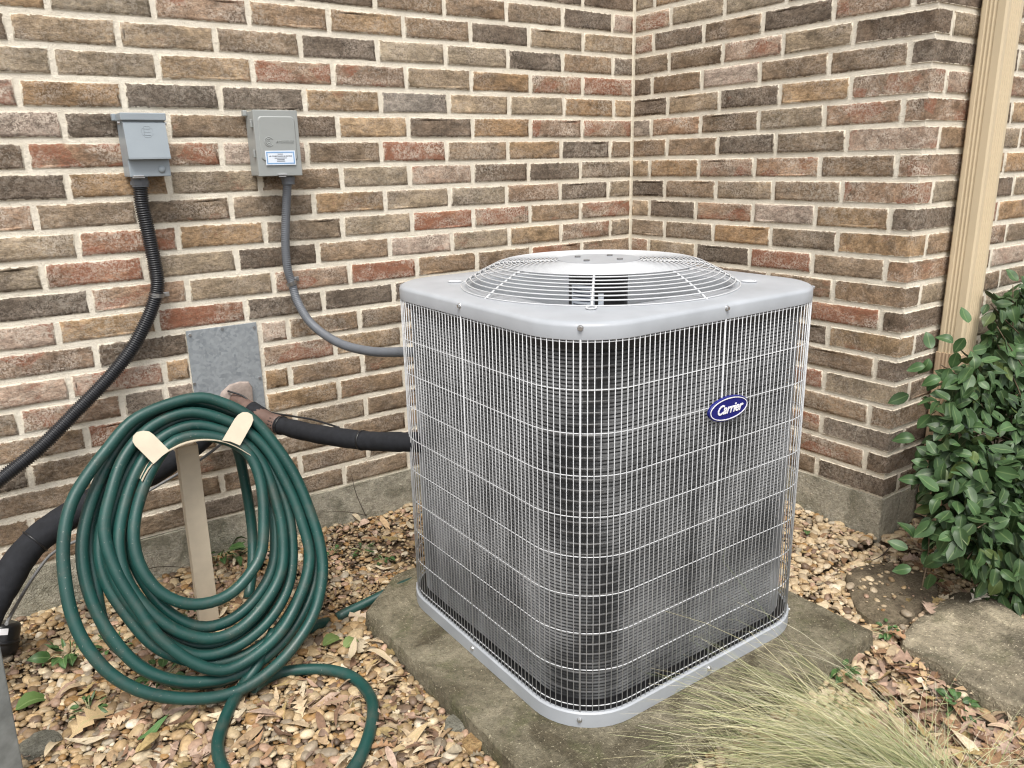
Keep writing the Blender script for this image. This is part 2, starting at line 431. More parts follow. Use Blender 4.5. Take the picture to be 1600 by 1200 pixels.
BR_MID = [brick_mesh('brick_cut', .15, CH-JT, 60+i) for i in range(4)]
CLS = {'D': ((.135, .103, .076), .03, .34), 'B': ((.222, .160, .105), .10, .42), 'G': ((.292, .228, .155), .06, .48), 'T': ((.305, .206, .118), .14, .45),
       'M': ((.275, .184, .122), .43, .90), 'R': ((.27, .148, .092), .84, .95), 'P': ((.37, .278, .215), .36, 1.1), 'L': ((.30, .258, .215), .04, .55)}
def paint(o, c, rr):
    base, red, lime = CLS[c]; k = rr.uniform(.86, 1.16); t = rr.uniform(-.05, .05)
    o.color = (base[0]*k*(1+t), base[1]*k, base[2]*k*(1-t), 1); o['red'] = float(max(0, red+rr.uniform(-.10, .10))); o['lime'] = float(max(0, lime+rr.uniform(-.1, .1)))
def rand_cls(rr): return rr.choices('DBGTMRPL', (20, 26, 20, 14, 8, 5, 5, 2))[0]

def in_view(P, pad=70):
    x, y, z = project(P)
    if z < 0 or not (-pad < x < 1600+pad and -pad < y < 1200+pad): return False
    if 700 < x < 1180 and 520 < y < 1120: return False        # wholly behind the cooling unit
    return True

def fill(js, x0, x1):
    """joint positions sorted, gaps longer than 0.36 split evenly"""
    js = sorted(js); o = []
    pts = js
    for a, b in zip(pts[:-1], pts[1:]):
        o.append(a); k = round((b-a)/.25)
        if b-a > .36:
            for i in range(1, k): o.append(a+(b-a)*i/k)
    o.append(pts[-1])
    while o[0]-.25 > x0: o.insert(0, o[0]-.25)
    return o
A_J = {0: [-1.091, -.844, -.598, -.35, -.111], 1: [-1.991, -1.743, -1.49, -1.251, -.998, -.748, -.502, -.255], 2: [-2.081, -1.838, -1.59, -1.344, -1.095, -.845, -.594, -.351, -.105],
 3: [-1.999, -1.751, -1.495, -1.247, -.999, -.748, -.499, -.254], 4: [-2.088, -1.844, -1.596, -1.346, -1.093, -.843, -.593, -.347, -.099], 5: [-1.999, -1.745, -1.497, -1.247, -.998, -.748, -.502, -.259],
 6: [-2.092, -1.85, -1.607, -1.352, -1.102, -.856, -.603, -.36, -.116], 7: [-2.011, -1.76, -1.504, -1.246, -1.003, -.756, -.514, -.265], 8: [-2.1, -1.85, -1.596, -1.345, -1.099, -.854, -.613, -.367, -.122],
 9: [-2.011, -1.756, -1.505, -1.256, -1.005, -.757, -.508, -.264], 10: [-2.106, -1.857, -1.6, -1.346, -1.094, -.85, -.606, -.362, -.111], 11: [-2.006, -1.751, -1.498, -1.245, -.995, -.752, -.509, -.259],
 12: [-2.096, -1.844, -1.589, -1.34, -1.091, -.845, -.6, -.355, -.108], 13: [-2.012, -1.768, -1.556, -1.467, -1.222, -.975, -.73, -.49, -.25], 14: [-2.089, -1.843, -1.768, -1.56, -1.314, -1.07, -.82, -.57, -.33, -.1],
 15: [-2.221, -1.967, -1.85, -1.768, -1.56, -1.472, -1.221, -.97, -.72, -.47, -.22], 16: [-2.071, -1.82, -1.768, -1.56, -1.314, -1.07, -.82, -.57, -.33, -.1], 17: [-2.222, -1.97, -1.72, -1.472, -1.222, -.97, -.72, -.47, -.22],
 18: [-2.075, -1.82, -1.566, -1.316, -1.07, -.82, -.57, -.33, -.1], 19: [-2.242, -1.976, -1.726, -1.47, -1.225, -.97, -.72, -.47, -.22], 20: [-2.08, -1.825, -1.572, -1.319, -1.07, -.82, -.57, -.33, -.1]}
A_C = {0: 'DBBBDP', 1: 'TGMBTBDGG', 2: 'MGGBDGGDBD', 3: 'GGTMMGTMR', 4: 'PTDDTLGGTT', 5: 'PDBDTDTMM', 6: 'DMMPBRBTDB', 7: 'DTGBGPDDB', 8: 'MBBBTGGMDG', 9: 'GRTBGRMBM', 10: 'GRGDBPGTMG',
 11: 'DMGMRBBMB', 12: 'PTRDDDBBBB', 13: 'MDBPBBBBBB', 14: 'PPT?MTBBBBB', 15: 'BMDP?TBBBBBB', 16: 'BRB?TBBBBB', 17: 'DBBBGBBBBB', 18: 'BBBBBGBBBB', 19: 'BBBBBBBBBB', 20: 'BBDBBDBBBB'}
B_C = {0: 'MGGBG', 1: 'MDBDMD', 2: 'BBPGD', 3: 'DBPBBD', 4: 'DGDTM', 5: 'LMBGMM', 6: 'BBDBP', 7: 'TTMMBM', 8: 'DBGBM', 9: 'GDMPTD', 10: 'BBTBT', 11: 'MGDRBM',
 12: 'BBDBB', 13: 'BGBBRD', 14: 'DBBDT', 15: 'BBGBBD', 16: 'BBBRG', 17: 'BBBBBB', 18: 'BBBMD', 19: 'BBBBMD', 20: 'BBBBD'}

WALL_BOT = -21*CH
def wall(name, label, loc, rz, ln, extra0=0.0):
    root = empty(name, loc, label, 'wall', None, rz)
    return root
def put_brick(parent, M, xc, k, L, cls, rr, stuff):
    """M maps wall space (x along, y into wall, z up) to the world"""
    nom, pool = (FULL, BR_FULL) if L > .19 else (.15, BR_MID) if L > .12 else (.093, BR_HALF)
    me = rr.choice(pool); P = M @ Vector((xc, rr.uniform(-.0012, .0012), -(k+.5)*CH+rr.uniform(-.0008, .0008)))
    flip = rr.random() < .5
    Rm = M.to_3x3().to_4x4() @ Matrix.Rotation(rr.uniform(-.006, .006), 4, 'Y') @ (Matrix.Rotation(math.pi, 4, 'Y') if flip else Matrix.Identity(4))
    mw = Matrix.Translation(P) @ Rm @ Matrix.Diagonal((L/nom, 1, 1, 1))
    if stuff is not None and not in_view(P):
        stuff.append((me, mw)); return
    o = bpy.data.objects.new('brick', me); COL.objects.link(o); o.parent = parent
    o.matrix_world = mw; o.matrix_parent_inverse = PINV[parent.name]
    o.matrix_basis = mw
    paint(o, cls, rr); return o
PINV = {}
def reg(root):
    PINV[root.name] = (Matrix.Translation(root.location) @ root.rotation_euler.to_matrix().to_4x4()).inverted()
def stuff_mesh(name, lst, parent):
    V = []; Fc = []; E = []; off = 0
    for me, mw in lst:
        n = len(me.vertices); co = np.empty(n*3, np.float32); me.vertices.foreach_get('co', co); co = co.reshape(-1, 3)
        A = np.array(mw); V.append(co@A[:3, :3].T+A[:3, 3]); e = np.empty(n, np.float32); me.attributes['edge'].data.foreach_get('value', e); E.append(e)
        for p in me.polygons:
            vs = [v+off for v in p.vertices]; Fc.append(vs)
        off += n
    me2 = bpy.data.meshes.new(name); me2.from_pydata(np.vstack(V).tolist(), [], Fc)
    at = me2.attributes.new('edge', 'FLOAT', 'POINT'); at.data.foreach_set('value', np.concatenate(E))
    for p in me2.polygons: p.use_smooth = True
    me2.materials.append(M_BRICK)
    o = link(name, me2, None, parent); o['kind'] = 'stuff'; o.color = (.19, .14, .095, 1); o['red'] = .2; o['lime'] = .3; return o
MI = Matrix.Identity(4)
TOPZ = -NC0*CH
# -- long wall
wa = wall('brick_wall', 'long brick wall behind the coiled hose carrying two grey electrical boxes', (-1.6, 0, -1.8), 0, 0); reg(wa)
st = []; rr = random.Random(3)
HIDE_A = [(-1.768, -1.56, 13, 16)]
for k in range(NC0, NC1):
    if k in A_J: js, cl = A_J[k], A_C[k]
    else: js, cl = ([-1.005, -.755, -.505, -.257] if k % 2 else [-1.095, -.85, -.6, -.352, -.105]), ''
    n0 = len(js); x_first = js[0]
    js = [j+rr.uniform(-.002, .002) for j in js]
    jf = fill(js, -3.3, 0); lead = jf.index(js[0])
    edges = [-3.32]+jf+[-.0035+JT/2]
    for i in range(len(edges)-1):
        a, b = edges[i]+JT/2, edges[i+1]-JT/2
        if b-a < .03: continue
        ci = i-lead
        if ci >= 0 and cl:
            c = cl[ci] if ci < len(cl) else rand_cls(rr)
        else: c = rand_cls(rr)
        if c == '?': continue
        if k == 13 and abs((a+b)/2+1.66) < .1: continue          # the sheet metal plate fills this hole
        put_brick(wa, MI, (a+b)/2, k, b-a, c, rr, st)
if st: stuff_mesh('brick_courses', st, wa)
def mortar_slab(name, parent, x0, x1, y0, y1, z0, z1):
    bm = bmesh.new(); box_bm(bm, ((x0+x1)/2, (y0+y1)/2, (z0+z1)/2), (x1-x0, y1-y0, z1-z0)); return link(name, bm_mesh(name, bm), M_MORTAR, parent)
mortar_slab('mortar', wa, -3.32, .0028, .0028, .11, WALL_BOT, TOPZ)
def rough_block(name, x0, x1, y0, y1, z0, z1, mat, parent, jit=.003, n=60, seed=1):
    """concrete band with an uneven face"""
    bm = bmesh.new(); vs = box_bm(bm, ((x0+x1)/2, (y0+y1)/2, (z0+z1)/2), (x1-x0, y1-y0, z1-z0))
    bmesh.ops.subdivide_edges(bm, edges=bm.edges[:], cuts=5, use_grid_fill=True)
    long = [e for e in bm.edges if e.calc_length() > .06]
    bmesh.ops.subdivide_edges(bm, edges=long, cuts=2, use_grid_fill=True)
    for v in bm.verts:
        nz = mnoise.noise_vector(v.co*9+Vector((seed*3.1, 0, 0)))
        v.co += nz*jit
    return link(name, bm_mesh(name, bm, True), mat, parent)
rough_block('foundation', -3.32, .02, -.006, .12, -2.0, WALL_BOT-.001, M_FOUND, wa, .004, seed=2)
# -- wing wall facing left
MBW = Matrix.Rotation(R(-90), 4, 'Z')
wb = wall('brick_wall', 'short brick wing wall right of the cooling unit ending at an outside corner', (0, -.6, -1.8), 0, 0); reg(wb)
wc = wall('brick_wall', 'return brick wall behind the tan downspout and the green shrub', (.6, -WALL_L, -1.8), 0, 0); reg(wc)
def corner_brick(parent, k, Lb, Lc, cls, rr, stuff):
    """L-shaped corner brick showing on both faces; xz faces built as two worn slabs joined at the arris"""
    h = (CH-JT)/2; z = -(k+.5)*CH; bm = bmesh.new(); lay = bm.verts.layers.float.new('edge')
    c = .0035
    yB, xC = -WALL_L+Lb, Lc
    # profile along the outside: (x, y, edge)
    prof = [(.0065, yB, 0), (.0, yB-.003, .12), (0, yB-.011, 1), (0, -WALL_L+.012, 1), (.0012, -WALL_L+.003, .9), (.003, -WALL_L+.0012, .9), (.012, -WALL_L, 1), (xC-.011, -WALL_L, 1), (xC-.003, -WALL_L, .12), (xC, -WALL_L+.0065, 0)]
    rows = [(-h, .0065, 0), (-h+.003, 0, .12), (-h+.011, 0, 1), (h-.011, 0, 1), (h-.003, 0, .12), (h, .0065, 0)]
    grid = []
    for zz, dep, ez in rows:
        line = []
        for i, (x, y, e) in enumerate(prof):
            fx = 1 if i <= 4 else 0
            v = bm.verts.new((x+(dep if i <= 4 else 0)+rr.uniform(-.0008, .0008)*(0 if 0 else 1), y+(dep if i >= 5 else 0)+rr.uniform(-.0008, .0008), z+zz+rr.uniform(-.0012, .0012)))
            v[lay] = min(e, ez); line.append(v)
        grid.append(line)
    for a in range(len(rows)-1):
        for b in range(len(prof)-1): bm.faces.new((grid[a][b], grid[a][b+1], grid[a+1][b+1], grid[a+1][b]))
    P0 = Vector((0, -WALL_L, z))
    for v in bm.verts: v.co -= P0
    me = bm_mesh('brick_corner', bm, True); me.materials.append(M_BRICK)
    if not in_view(P0): stuff.append((me, Matrix.Translation(P0))); return
    o = bpy.data.objects.new('brick', me); COL.objects.link(o); o.parent = parent; o.matrix_parent_inverse = PINV[parent.name]; o.location = P0
    paint(o, cls, rr)
stb, stc = [], []
for k in range(NC0, NC1):
    ev = k % 2 == 0
    js = [.189, .439, .688, .938] if ev else [.105, .352, .606, .858, 1.109]
    js = [j+rr.uniform(-.004, .004) for j in js]
    cl = B_C.get(k, ''.join(rand_cls(rr) for _ in range(6)))
    edges = [.0035-JT/2+.003]+js
    for i in range(len(edges)-1):
        a, b = edges[i]+JT/2, edges[i+1]-JT/2
        put_brick(wb, MBW, (a+b)/2, k, b-a, cl[i] if i < len(cl) else 'B', rr, stb)
    c = cl[len(js)] if len(cl) > len(js) else 'B'
    par, lst = (wb, stb) if ev else (wc, stc)
    corner_brick(par, k, WALL_L-js[-1]-JT/2, (.085 if ev else .2545)-JT/2, c, rr, lst)
    xs = [.085, .337, .592, .845, 1.097, 1.35, 1.6] if ev else [.2545, .508, .76, 1.01, 1.262, 1.515]
    for a, b in zip(xs[:-1], xs[1:]):
        a += JT/2+rr.uniform(-.002, .002); b -= JT/2
        cc = rand_cls(rr)
        if ev and a < .1: cc = {2: 'G', 4: 'P', 6: 'B', 8: 'G', 10: 'B', 12: 'G', 14: 'D', 16: 'B', 18: 'D', 20: 'B'}.get(k, cc)
        put_brick(wc, Matrix.Translation((0, -WALL_L, 0)), (a+b)/2, k, b-a, cc, rr, stc)
if stb: stuff_mesh('brick_courses', stb, wb)
if stc: stuff_mesh('brick_courses', stc, wc)
mortar_slab('mortar', wb, .0028, .11, -WALL_L+.0028, .0026, WALL_BOT, TOPZ)
mortar_slab('mortar', wc, .1102, 1.62, -WALL_L+.0028, -WALL_L+.11, WALL_BOT, TOPZ)
rough_block('foundation', -.0015, .1, -WALL_L-.0015, -.01, -2.0, WALL_BOT-.001, M_FOUND, wb, .004, seed=4)
rough_block('foundation', .102, 1.62, -WALL_L-.0015, -WALL_L+.1, -2.0, WALL_BOT-.001, M_FOUND, wc, .004, seed=6)

# ------------------------------------------------------------------ concrete pad
def pad():
    bm = bmesh.new(); outl = [(PAD_X0, PAD_Y0), (PAD_X1, PAD_Y0), (PAD_X1, PAD_Y1), (-1.38, PAD_Y1), (PAD_X0+.004, -.605)]
    # dense outline
    pts = []
    for i in range(len(outl)):
        a, b = Vector(outl[i]), Vector(outl[(i+1) % len(outl)]); n = max(2, int((b-a).length/.035))
        for t in range(n): pts.append(a.lerp(b, t/n))
    cx, cy = -1.04, -.98
    def ring(sc, z, jit):
        o = []
        for i, p in enumerate(pts):
            d = (Vector((cx, cy))-p).normalized(); q = p+d*sc
            nz = mnoise.noise(Vector((q.x*22, q.y*22, z*30)))*jit
            o.append(bm.verts.new((q.x+d.x*nz, q.y+d.y*nz, z+mnoise.noise(Vector((q.x*15, q.y*15, 3)))*jit*.4)))
        return o
    rings = [ring(0.0, -1.86, .004), ring(.002, PAD_TOP-.05, .007), ring(.003, PAD_TOP-.022, .009), ring(.005, PAD_TOP-.005, .006), ring(.011, PAD_TOP, .004), ring(.10, PAD_TOP+.001, .002)]
    k = len(pts)
    for A, B in zip(rings[:-1], rings[1:]):
        for i in range(k): bm.faces.new((A[i], A[(i+1) % k], B[(i+1) % k], B[i]))
    c = bm.verts.new((cx, cy, PAD_TOP+.001))
    for i in range(k): bm.faces.new((rings[-1][i], rings[-1][(i+1) % k], c))
    o = link('concrete_pad', bm_mesh('concrete_pad', bm, True), M_PAD)
    tag(o, 'mossy square concrete slab under the cooling unit', 'concrete pad')
pad()

# ------------------------------------------------------------------ cooling unit
CX, CY = -1.0122, -.9561; HA, HR = .3975, .1515
LID_T, LID_B = -.8263, -.8587; BASE_B, BASE_T = -1.7059, -1.6695
ac = empty('cooling_unit', (CX, CY, BASE_B), 'large grey outdoor cooling unit with wire grille and round fan guard on concrete pad', 'air conditioner')
def rsq(a, r, n=10, z=0.0, per_side=1):
    """rounded square, starting in the middle of the front (-y) face and turning towards the left (-x) face"""
    pts = []
    for (cx, cy, t0) in ((-(a-r), -(a-r), 270), (-(a-r), a-r, 180), (a-r, a-r, 90), (a-r, -(a-r), 0)):
        for i in range(n+1):
            t = R(t0-90*i/n); pts.append((cx+r*math.cos(t), cy+r*math.sin(t)))
    return np.array(pts)
def rsq_arc(a, r, s):
    """point and outward normal at arc length s (s=0 mid front face, going to the left face)"""
    q = (a-r); arc = r*math.pi/2; side = 2*q; tot = 4*(side+arc); s = s % tot
    s2 = s+q; i = int(s2//(side+arc)); u = s2-i*(side+arc)
    if u < side: x, y, nx, ny = q-u, -a, 0, -1
    else:
        t = R(270)-(u-side)/r; x, y, nx, ny = -q+r*math.cos(t), -q+r*math.sin(t), math.cos(t), math.sin(t)
    for _ in range(i % 4): x, y, nx, ny = y, -x, ny, -nx       # quarter turn: front -> left -> back -> right
    return x, y, nx, ny
def arc_total(a, r): return 8*(a-r)+2*math.pi*r
def loft(bm, rings, close_first=False, close_last=False):
    vr = [[bm.verts.new(p) for p in rg] for rg in rings]; k = len(vr[0])
    for A, B in zip(vr[:-1], vr[1:]):
        for i in range(k): bm.faces.new((A[i], A[(i+1) % k], B[(i+1) % k], B[i]))
    if close_first: bm.faces.new(vr[0])
    if close_last: bm.faces.new(list(reversed(vr[-1])))
    return vr
def rs3(a, r, z, n=10): return [(CX+x, CY+y, z) for x, y in rsq(a, r, n)]
# lid: skirt, rounded edge, flat top with a round hole, throat of the hole
NSEG = 18
def circ_like(rad, z, n=NSEG):
    o = []
    for x, y in rsq(HA, HR, n):
        t = math.atan2(y, x); o.append((CX+rad*math.cos(t), CY+rad*math.sin(t), z))
    return o
bm = bmesh.new()
HOLE = .318
mid = [tuple(np.array(p)*.5+np.array(q)*.5) for p, q in zip(rs3(HA-.012, HR-.012, LID_T+.0022, NSEG), circ_like(HOLE+.012, LID_T+.003))]
loft(bm, [rs3(HA-.004, HR-.004, LID_B+.002, NSEG), rs3(HA-.0015, HR-.0015, LID_B, NSEG), rs3(HA, HR, LID_B+.0015, NSEG), rs3(HA, HR, LID_T-.007, NSEG), rs3(HA-.002, HR-.002, LID_T-.003, NSEG), rs3(HA-.006, HR-.006, LID_T, NSEG), rs3(HA-.012, HR-.012, LID_T+.0022, NSEG),
          mid, circ_like(HOLE+.012, LID_T+.003), circ_like(HOLE, LID_T-.001), circ_like(HOLE-.006, LID_T-.012), circ_like(HOLE-.012, LID_T-.11)])
link('lid', bm_mesh('lid', bm, True), M_AC, ac)
# base pan
bm = bmesh.new(); BA = .4005
loft(bm, [rs3(BA-.006, HR-.006, BASE_B), rs3(BA, HR, BASE_B+.001), rs3(BA, HR, BASE_T-.003), rs3(BA-.003, HR-.003, BASE_T), rs3(BA-.02, HR-.02, BASE_T-.001), rs3(BA-.03, HR-.03, BASE_T-.010)], close_first=True, close_last=True)
link('base_pan', bm_mesh('base_pan', bm, True), M_AC, ac)
bm = bmesh.new(); loft(bm, [rs3(BA-.009, HR-.009, BASE_T+.0004), rs3(BA-.05, HR-.05, BASE_T+.0004)]); link('pan_deck', bm_mesh('pan_deck', bm), M_MOTOR, ac)
# drain holes and clips seen on the tray lip
# black band under the lid, standing in for the lid's shadow
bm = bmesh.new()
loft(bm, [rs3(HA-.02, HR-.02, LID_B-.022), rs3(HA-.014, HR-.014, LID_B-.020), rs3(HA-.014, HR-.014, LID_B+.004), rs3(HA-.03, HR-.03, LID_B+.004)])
link('lid_shade_band', bm_mesh('lid_shade_band', bm, True), M_MOTOR, ac)
# coil: thousands of short upright fins round a dark core
CA, CRR = .372, .126
NT = arc_total(CA, CRR); pitch = .0023
Z0, Z1 = BASE_T+.012, LID_B-.012; rows = int((Z1-Z0)/.0078)
Vf, Ff = [], []
def fin_strip(s0, s1, depth, zlo, zhi, nrow, gap):
    zs = np.linspace(zlo, zhi, nrow+1); n = int((s1-s0)/pitch)
    base = 0
    for i in range(n):
        s = s0+pitch*i+random.uniform(-.0002, .0002)
        x, y, nx, ny = rsq_arc(CA, CRR, s); x2, y2 = x-nx*depth, y-ny*depth
        tx, ty = -ny*.0007, nx*.0007
        Vf.append(np.array([[CX+x, CY+y], [CX+x2, CY+y2]]))
q4 = NT/4
s_lo, s_hi = -(q4*.5+.095), q4*1.5+.105             # front and left faces with the three corners between
n = int((s_hi-s_lo)/pitch); dep = .0036
P0 = np.array([rsq_arc(CA, CRR, s_lo+pitch*i) for i in range(n)])
zs = np.linspace(Z0, Z1, rows+1)[:-1]; hgt = (Z1-Z0)/rows*.56
xo, yo = CX+P0[:, 0], CY+P0[:, 1]; xi, yi = xo-P0[:, 2]*dep, yo-P0[:, 3]*dep
jit = rng.uniform(-.00015, .00015, n); xo = xo-P0[:, 3]*jit; yo = yo+P0[:, 2]*jit
V = np.zeros((n, rows, 4, 3), np.float32)
V[:, :, 0, 0] = V[:, :, 3, 0] = xo[:, None]; V[:, :, 0, 1] = V[:, :, 3, 1] = yo[:, None]
V[:, :, 1, 0] = V[:, :, 2, 0] = xi[:, None]; V[:, :, 1, 1] = V[:, :, 2, 1] = yi[:, None]
V[:, :, 0, 2] = V[:, :, 1, 2] = zs[None]; V[:, :, 2, 2] = V[:, :, 3, 2] = zs[None]+hgt
bent = np.array([[mnoise.noise(Vector((i*.010, j*.045, 2.0)))+.6*mnoise.noise(Vector((i*.05, j*.02, 7.0))) for j in range(rows)] for i in range(n)])
bent = np.clip(bent*2.2, -1, 1)*.0013
for c_ in (0, 3):
    V[:, :, c_, 0] += -P0[:, 3][:, None]*bent; V[:, :, c_, 1] += P0[:, 2][:, None]*bent
idx = np.arange(n*rows*4).reshape(-1, 4)
fo = link('coil_fins', mesh_np('coil_fins', V.reshape(-1, 3), idx), M_FIN, ac); fo['kind'] = 'stuff'
bm = bmesh.new()
def open_loft(bm, s0, s1, a, r, z0, z1, off, k=90):
    lo, hi = [], []
    for i in range(k+1):
        x, y, nx, ny = rsq_arc(a, r, s0+(s1-s0)*i/k); lo.append(bm.verts.new((CX+x-nx*off, CY+y-ny*off, z0))); hi.append(bm.verts.new((CX+x-nx*off, CY+y-ny*off, z1)))
    for i in range(k): bm.faces.new((lo[i], lo[i+1], hi[i+1], hi[i]))
open_loft(bm, s_lo, s_hi, CA, CRR, BASE_T-.01, LID_B+.003, .018)
link('coil_core', bm_mesh('coil_core', bm), M_BLACK, ac)
# back faces of the coil are plain finned sheet, never seen from this side
bm = bmesh.new(); open_loft(bm, s_hi+.03, s_lo+NT-.03, CA, CRR, BASE_T-.01, LID_B+.003, .004)
link('rear_panel', bm_mesh('rear_panel', bm), M_AC, ac)
items = []
ss = np.linspace(s_lo, s_hi, 110)
for i in range(int((Z1-Z0)/.0235)):
    pth = []
    for s in ss:
        x, y, nx, ny = rsq_arc(CA, CRR, s); pth.append((CX+x-nx*.0105, CY+y-ny*.0105, Z0+.012+.0235*i))
    items.append(tube(pth, .0026, 6))
to = link('coil_tubes', tubes_mesh('coil_tubes', items), M_TUBE, ac)
# wire grille: one panel per face, welded upright wires with round hoops
GA, GR = .396, .150; GT = arc_total(GA, GR)
ZG0, ZG1 = BASE_T-.004, LID_B+.002
hoops = np.linspace(-1.6555, -.955, 9).tolist()+[-.862]
nv = 216
for face in range(4):
    s0, s1 = GT/4*(face-.5), GT/4*(face+.5)
    items = []
    for i in range(54):
        s = s0+(s1-s0)*(i+.0)/54
        x, y, nx, ny = rsq_arc(GA, GR, s); rad = .00105
        if i == 0 or i == 27: rad = .0021
        bow = random.uniform(-.0009, .0009)
        zlo = ZG0 if rad > .002 else -1.6665; zhi = ZG1 if rad > .002 else -.8575
        items.append(tube([(CX+x+bow*-ny*0, CY+y, zlo), (CX+x-ny*bow, CY+y+nx*bow, (zlo+zhi)/2), (CX+x, CY+y, zhi)], rad, 6))
    for z in hoops:
        pth = []
        for t in np.linspace(s0, s1, 60):
            x, y, nx, ny = rsq_arc(GA, GR, t); pth.append((CX+x-nx*.0019, CY+y-ny*.0019, z))
        items.append(tube(pth, .00125, 6))
    link('grille_panel', tubes_mesh('grille_panel', items), M_WIRE, ac)
# screws on the lid skirt and base
def screw(pos, nrm, r=.0042, h=.004):
    bm = bmesh.new(); q = Vector(nrm).to_track_quat('Z', 'Y').to_matrix().to_4x4()
    bmesh.ops.create_cone(bm, cap_ends=True, segments=12, radius1=r*1.45, radius2=r*1.3, depth=.0016, matrix=Matrix.Translation((0, 0, .0008)))
    bmesh.ops.create_cone(bm, cap_ends=True, segments=6, radius1=r, radius2=r*.92, depth=h, matrix=Matrix.Translation((0, 0, .0016+h/2)))
    me = bm_mesh('screw', bm); o = link('screw', me, M_ZINC, ac); o.matrix_basis = Matrix.Translation(pos) @ q; return o
for i in range(8):
    x, y, nx, ny = rsq_arc(HA, HR, arc_total(HA, HR)/8*i); screw((CX+x, CY+y, -.8344), (nx, ny, 0))
    x, y, nx, ny = rsq_arc(BA, HR, arc_total(BA, HR)/8*i); screw((CX+x, CY+y, -1.6861), (nx, ny, 0))
# fan guard
GZ = LID_T+.004
def guard_z(r):
    if r > .245: return GZ+.050*(1-((r-.245)/.090))**.82 if r < .335 else GZ
    return GZ+.050+.006*(1-(r/.245)**2)
items = []
for r_ in list(np.linspace(.335, .252, 8))+list(np.linspace(.240, .105, 15)):
    th = np.linspace(0, 2*np.pi, 120, endpoint=False)
    items.append(tube(np.stack([CX+r_*np.cos(th), CY+r_*np.sin(th), np.full(120, guard_z(r_))], -1), .0017, 6, closed=True))
link('fan_guard', tubes_mesh('fan_guard', items), M_WIRE, ac)
for i in range(8):
    t = R(225+45*i+1.5); pth = []
    for r_ in (.338, .325, .31, .295, .28, .265, .25, .24, .2, .15, .095):
        pth.append((CX+r_*math.cos(t), CY+r_*math.sin(t), guard_z(r_)-.0032))
    pth.insert(0, (CX+.346*math.cos(t), CY+.346*math.sin(t), GZ-.004))
    its = [tube(crom(pth, step=.01), .0030 if i == 0 else .0024, 8)]
    if i % 2 == 0:
        lp = [(.340, 0), (.352, .009), (.368, .009), (.374, 0), (.368, -.009), (.352, -.009)]
        its.append(tube(crom([(CX+a*math.cos(t)-b*math.sin(t), CY+a*math.sin(t)+b*math.cos(t), GZ+.001) for a, b in lp], True, .004), .0022, 6, closed=True))
    link('guard_spoke', tubes_mesh('guard_spoke', its), M_WIRE, ac)
bm = bmesh.new(); cyl_bm(bm, (CX, CY, guard_z(.1)-.0005), .100, .004, seg=48)
hc = link('hub_plate', bm_mesh('hub_plate', bm), M_AC, ac)
for i in range(4):
    t = R(20+90*i); bm = bmesh.new(); cyl_bm(bm, (CX+.058*math.cos(t), CY+.058*math.sin(t), guard_z(.1)+.003), .0075, .004, seg=12); link('hub_bolt', bm_mesh('hub_bolt', bm), M_CABLE, ac)
bm = bmesh.new(); cyl_bm(bm, (CX, CY, -.865), .072, .165, seg=40); link('fan_motor', bm_mesh('fan_motor', bm, False), M_MOTOR, ac)
# label wrapped on the motor side
def wrap_label(name, t0, t1, z0, z1, rad, mat):
    bm = bmesh.new(); lo, hi = [], []
    for i in range(13):
        t = t0+(t1-t0)*i/12; lo.append(bm.verts.new((CX+rad*math.cos(t), CY+rad*math.sin(t), z0))); hi.append(bm.verts.new((CX+rad*math.cos(t), CY+rad*math.sin(t), z1)))
    for i in range(12): bm.faces.new((lo[i], lo[i+1], hi[i+1], hi[i]))
    link(name, bm_mesh(name, bm, True), mat, ac)
wrap_label('motor_label', R(168), R(222), -.880, -.822, .0728, M_LWHITE)
wrap_label('motor_label', R(229), R(239), -.872, -.840, .0728, M_LWHITE)
for j in range(5): wrap_label('label_text', R(174), R(214), -.834-.009*j, -.831-.009*j, .0731, M_INK)
for i in range(3):
    bm = bmesh.new(); t0 = R(100+120*i)
    g_ = []
    for a in range(7):
        rr_ = .075+(.292-.075)*a/6; wd = .35+.45*math.sin(math.pi*a/8)
        line = []
        for b in range(7):
            t = t0+wd*(b/6-.5)*1.35; z = -1.02+.075*(b/6-.5)*(1.2-.5*a/6)+.012*math.sin(math.pi*b/6)
            line.append(bm.verts.new((CX+rr_*math.cos(t), CY+rr_*math.sin(t), z)))
        g_.append(line)
    for a in range(6):
        for b in range(6): bm.faces.new((g_[a][b], g_[a][b+1], g_[a+1][b+1], g_[a+1][b]))
    link('fan_blade', bm_mesh('fan_blade', bm, True), M_CABLE, ac)
# badge
BX, BZ, BY = -.9972, -1.0510, CY-GA-.0035
def ellipse_plate(name, a, b, y0, y1, mat, parent, inner=None, skew=.0):
    bm = bmesh.new(); n = 56
    def rg(a, b, y): return [(BX+a*math.cos(2*math.pi*i/n)+skew*b*math.sin(2*math.pi*i/n), y, BZ+b*math.sin(2*math.pi*i/n)) for i in range(n)]
    if inner: loft(bm, [rg(inner[0], inner[1], y0), rg(inner[0], inner[1], y1), rg(a, b, y1), rg(a, b, y0)])
    else: loft(bm, [rg(a, b, y0), rg(a, b, y1+.0012), rg(a-.0012, b-.0012, y1)], close_last=True)
    return link(name, bm_mesh(name, bm), mat, parent)
bd = ellipse_plate('brand_badge', .0625, .0275, BY, BY-.0055, M_BADGE, ac)
ellipse_plate('badge_rim', .0590, .0242, BY-.0054, BY-.0066, M_WHITE, bd, inner=(.0570, .0223))
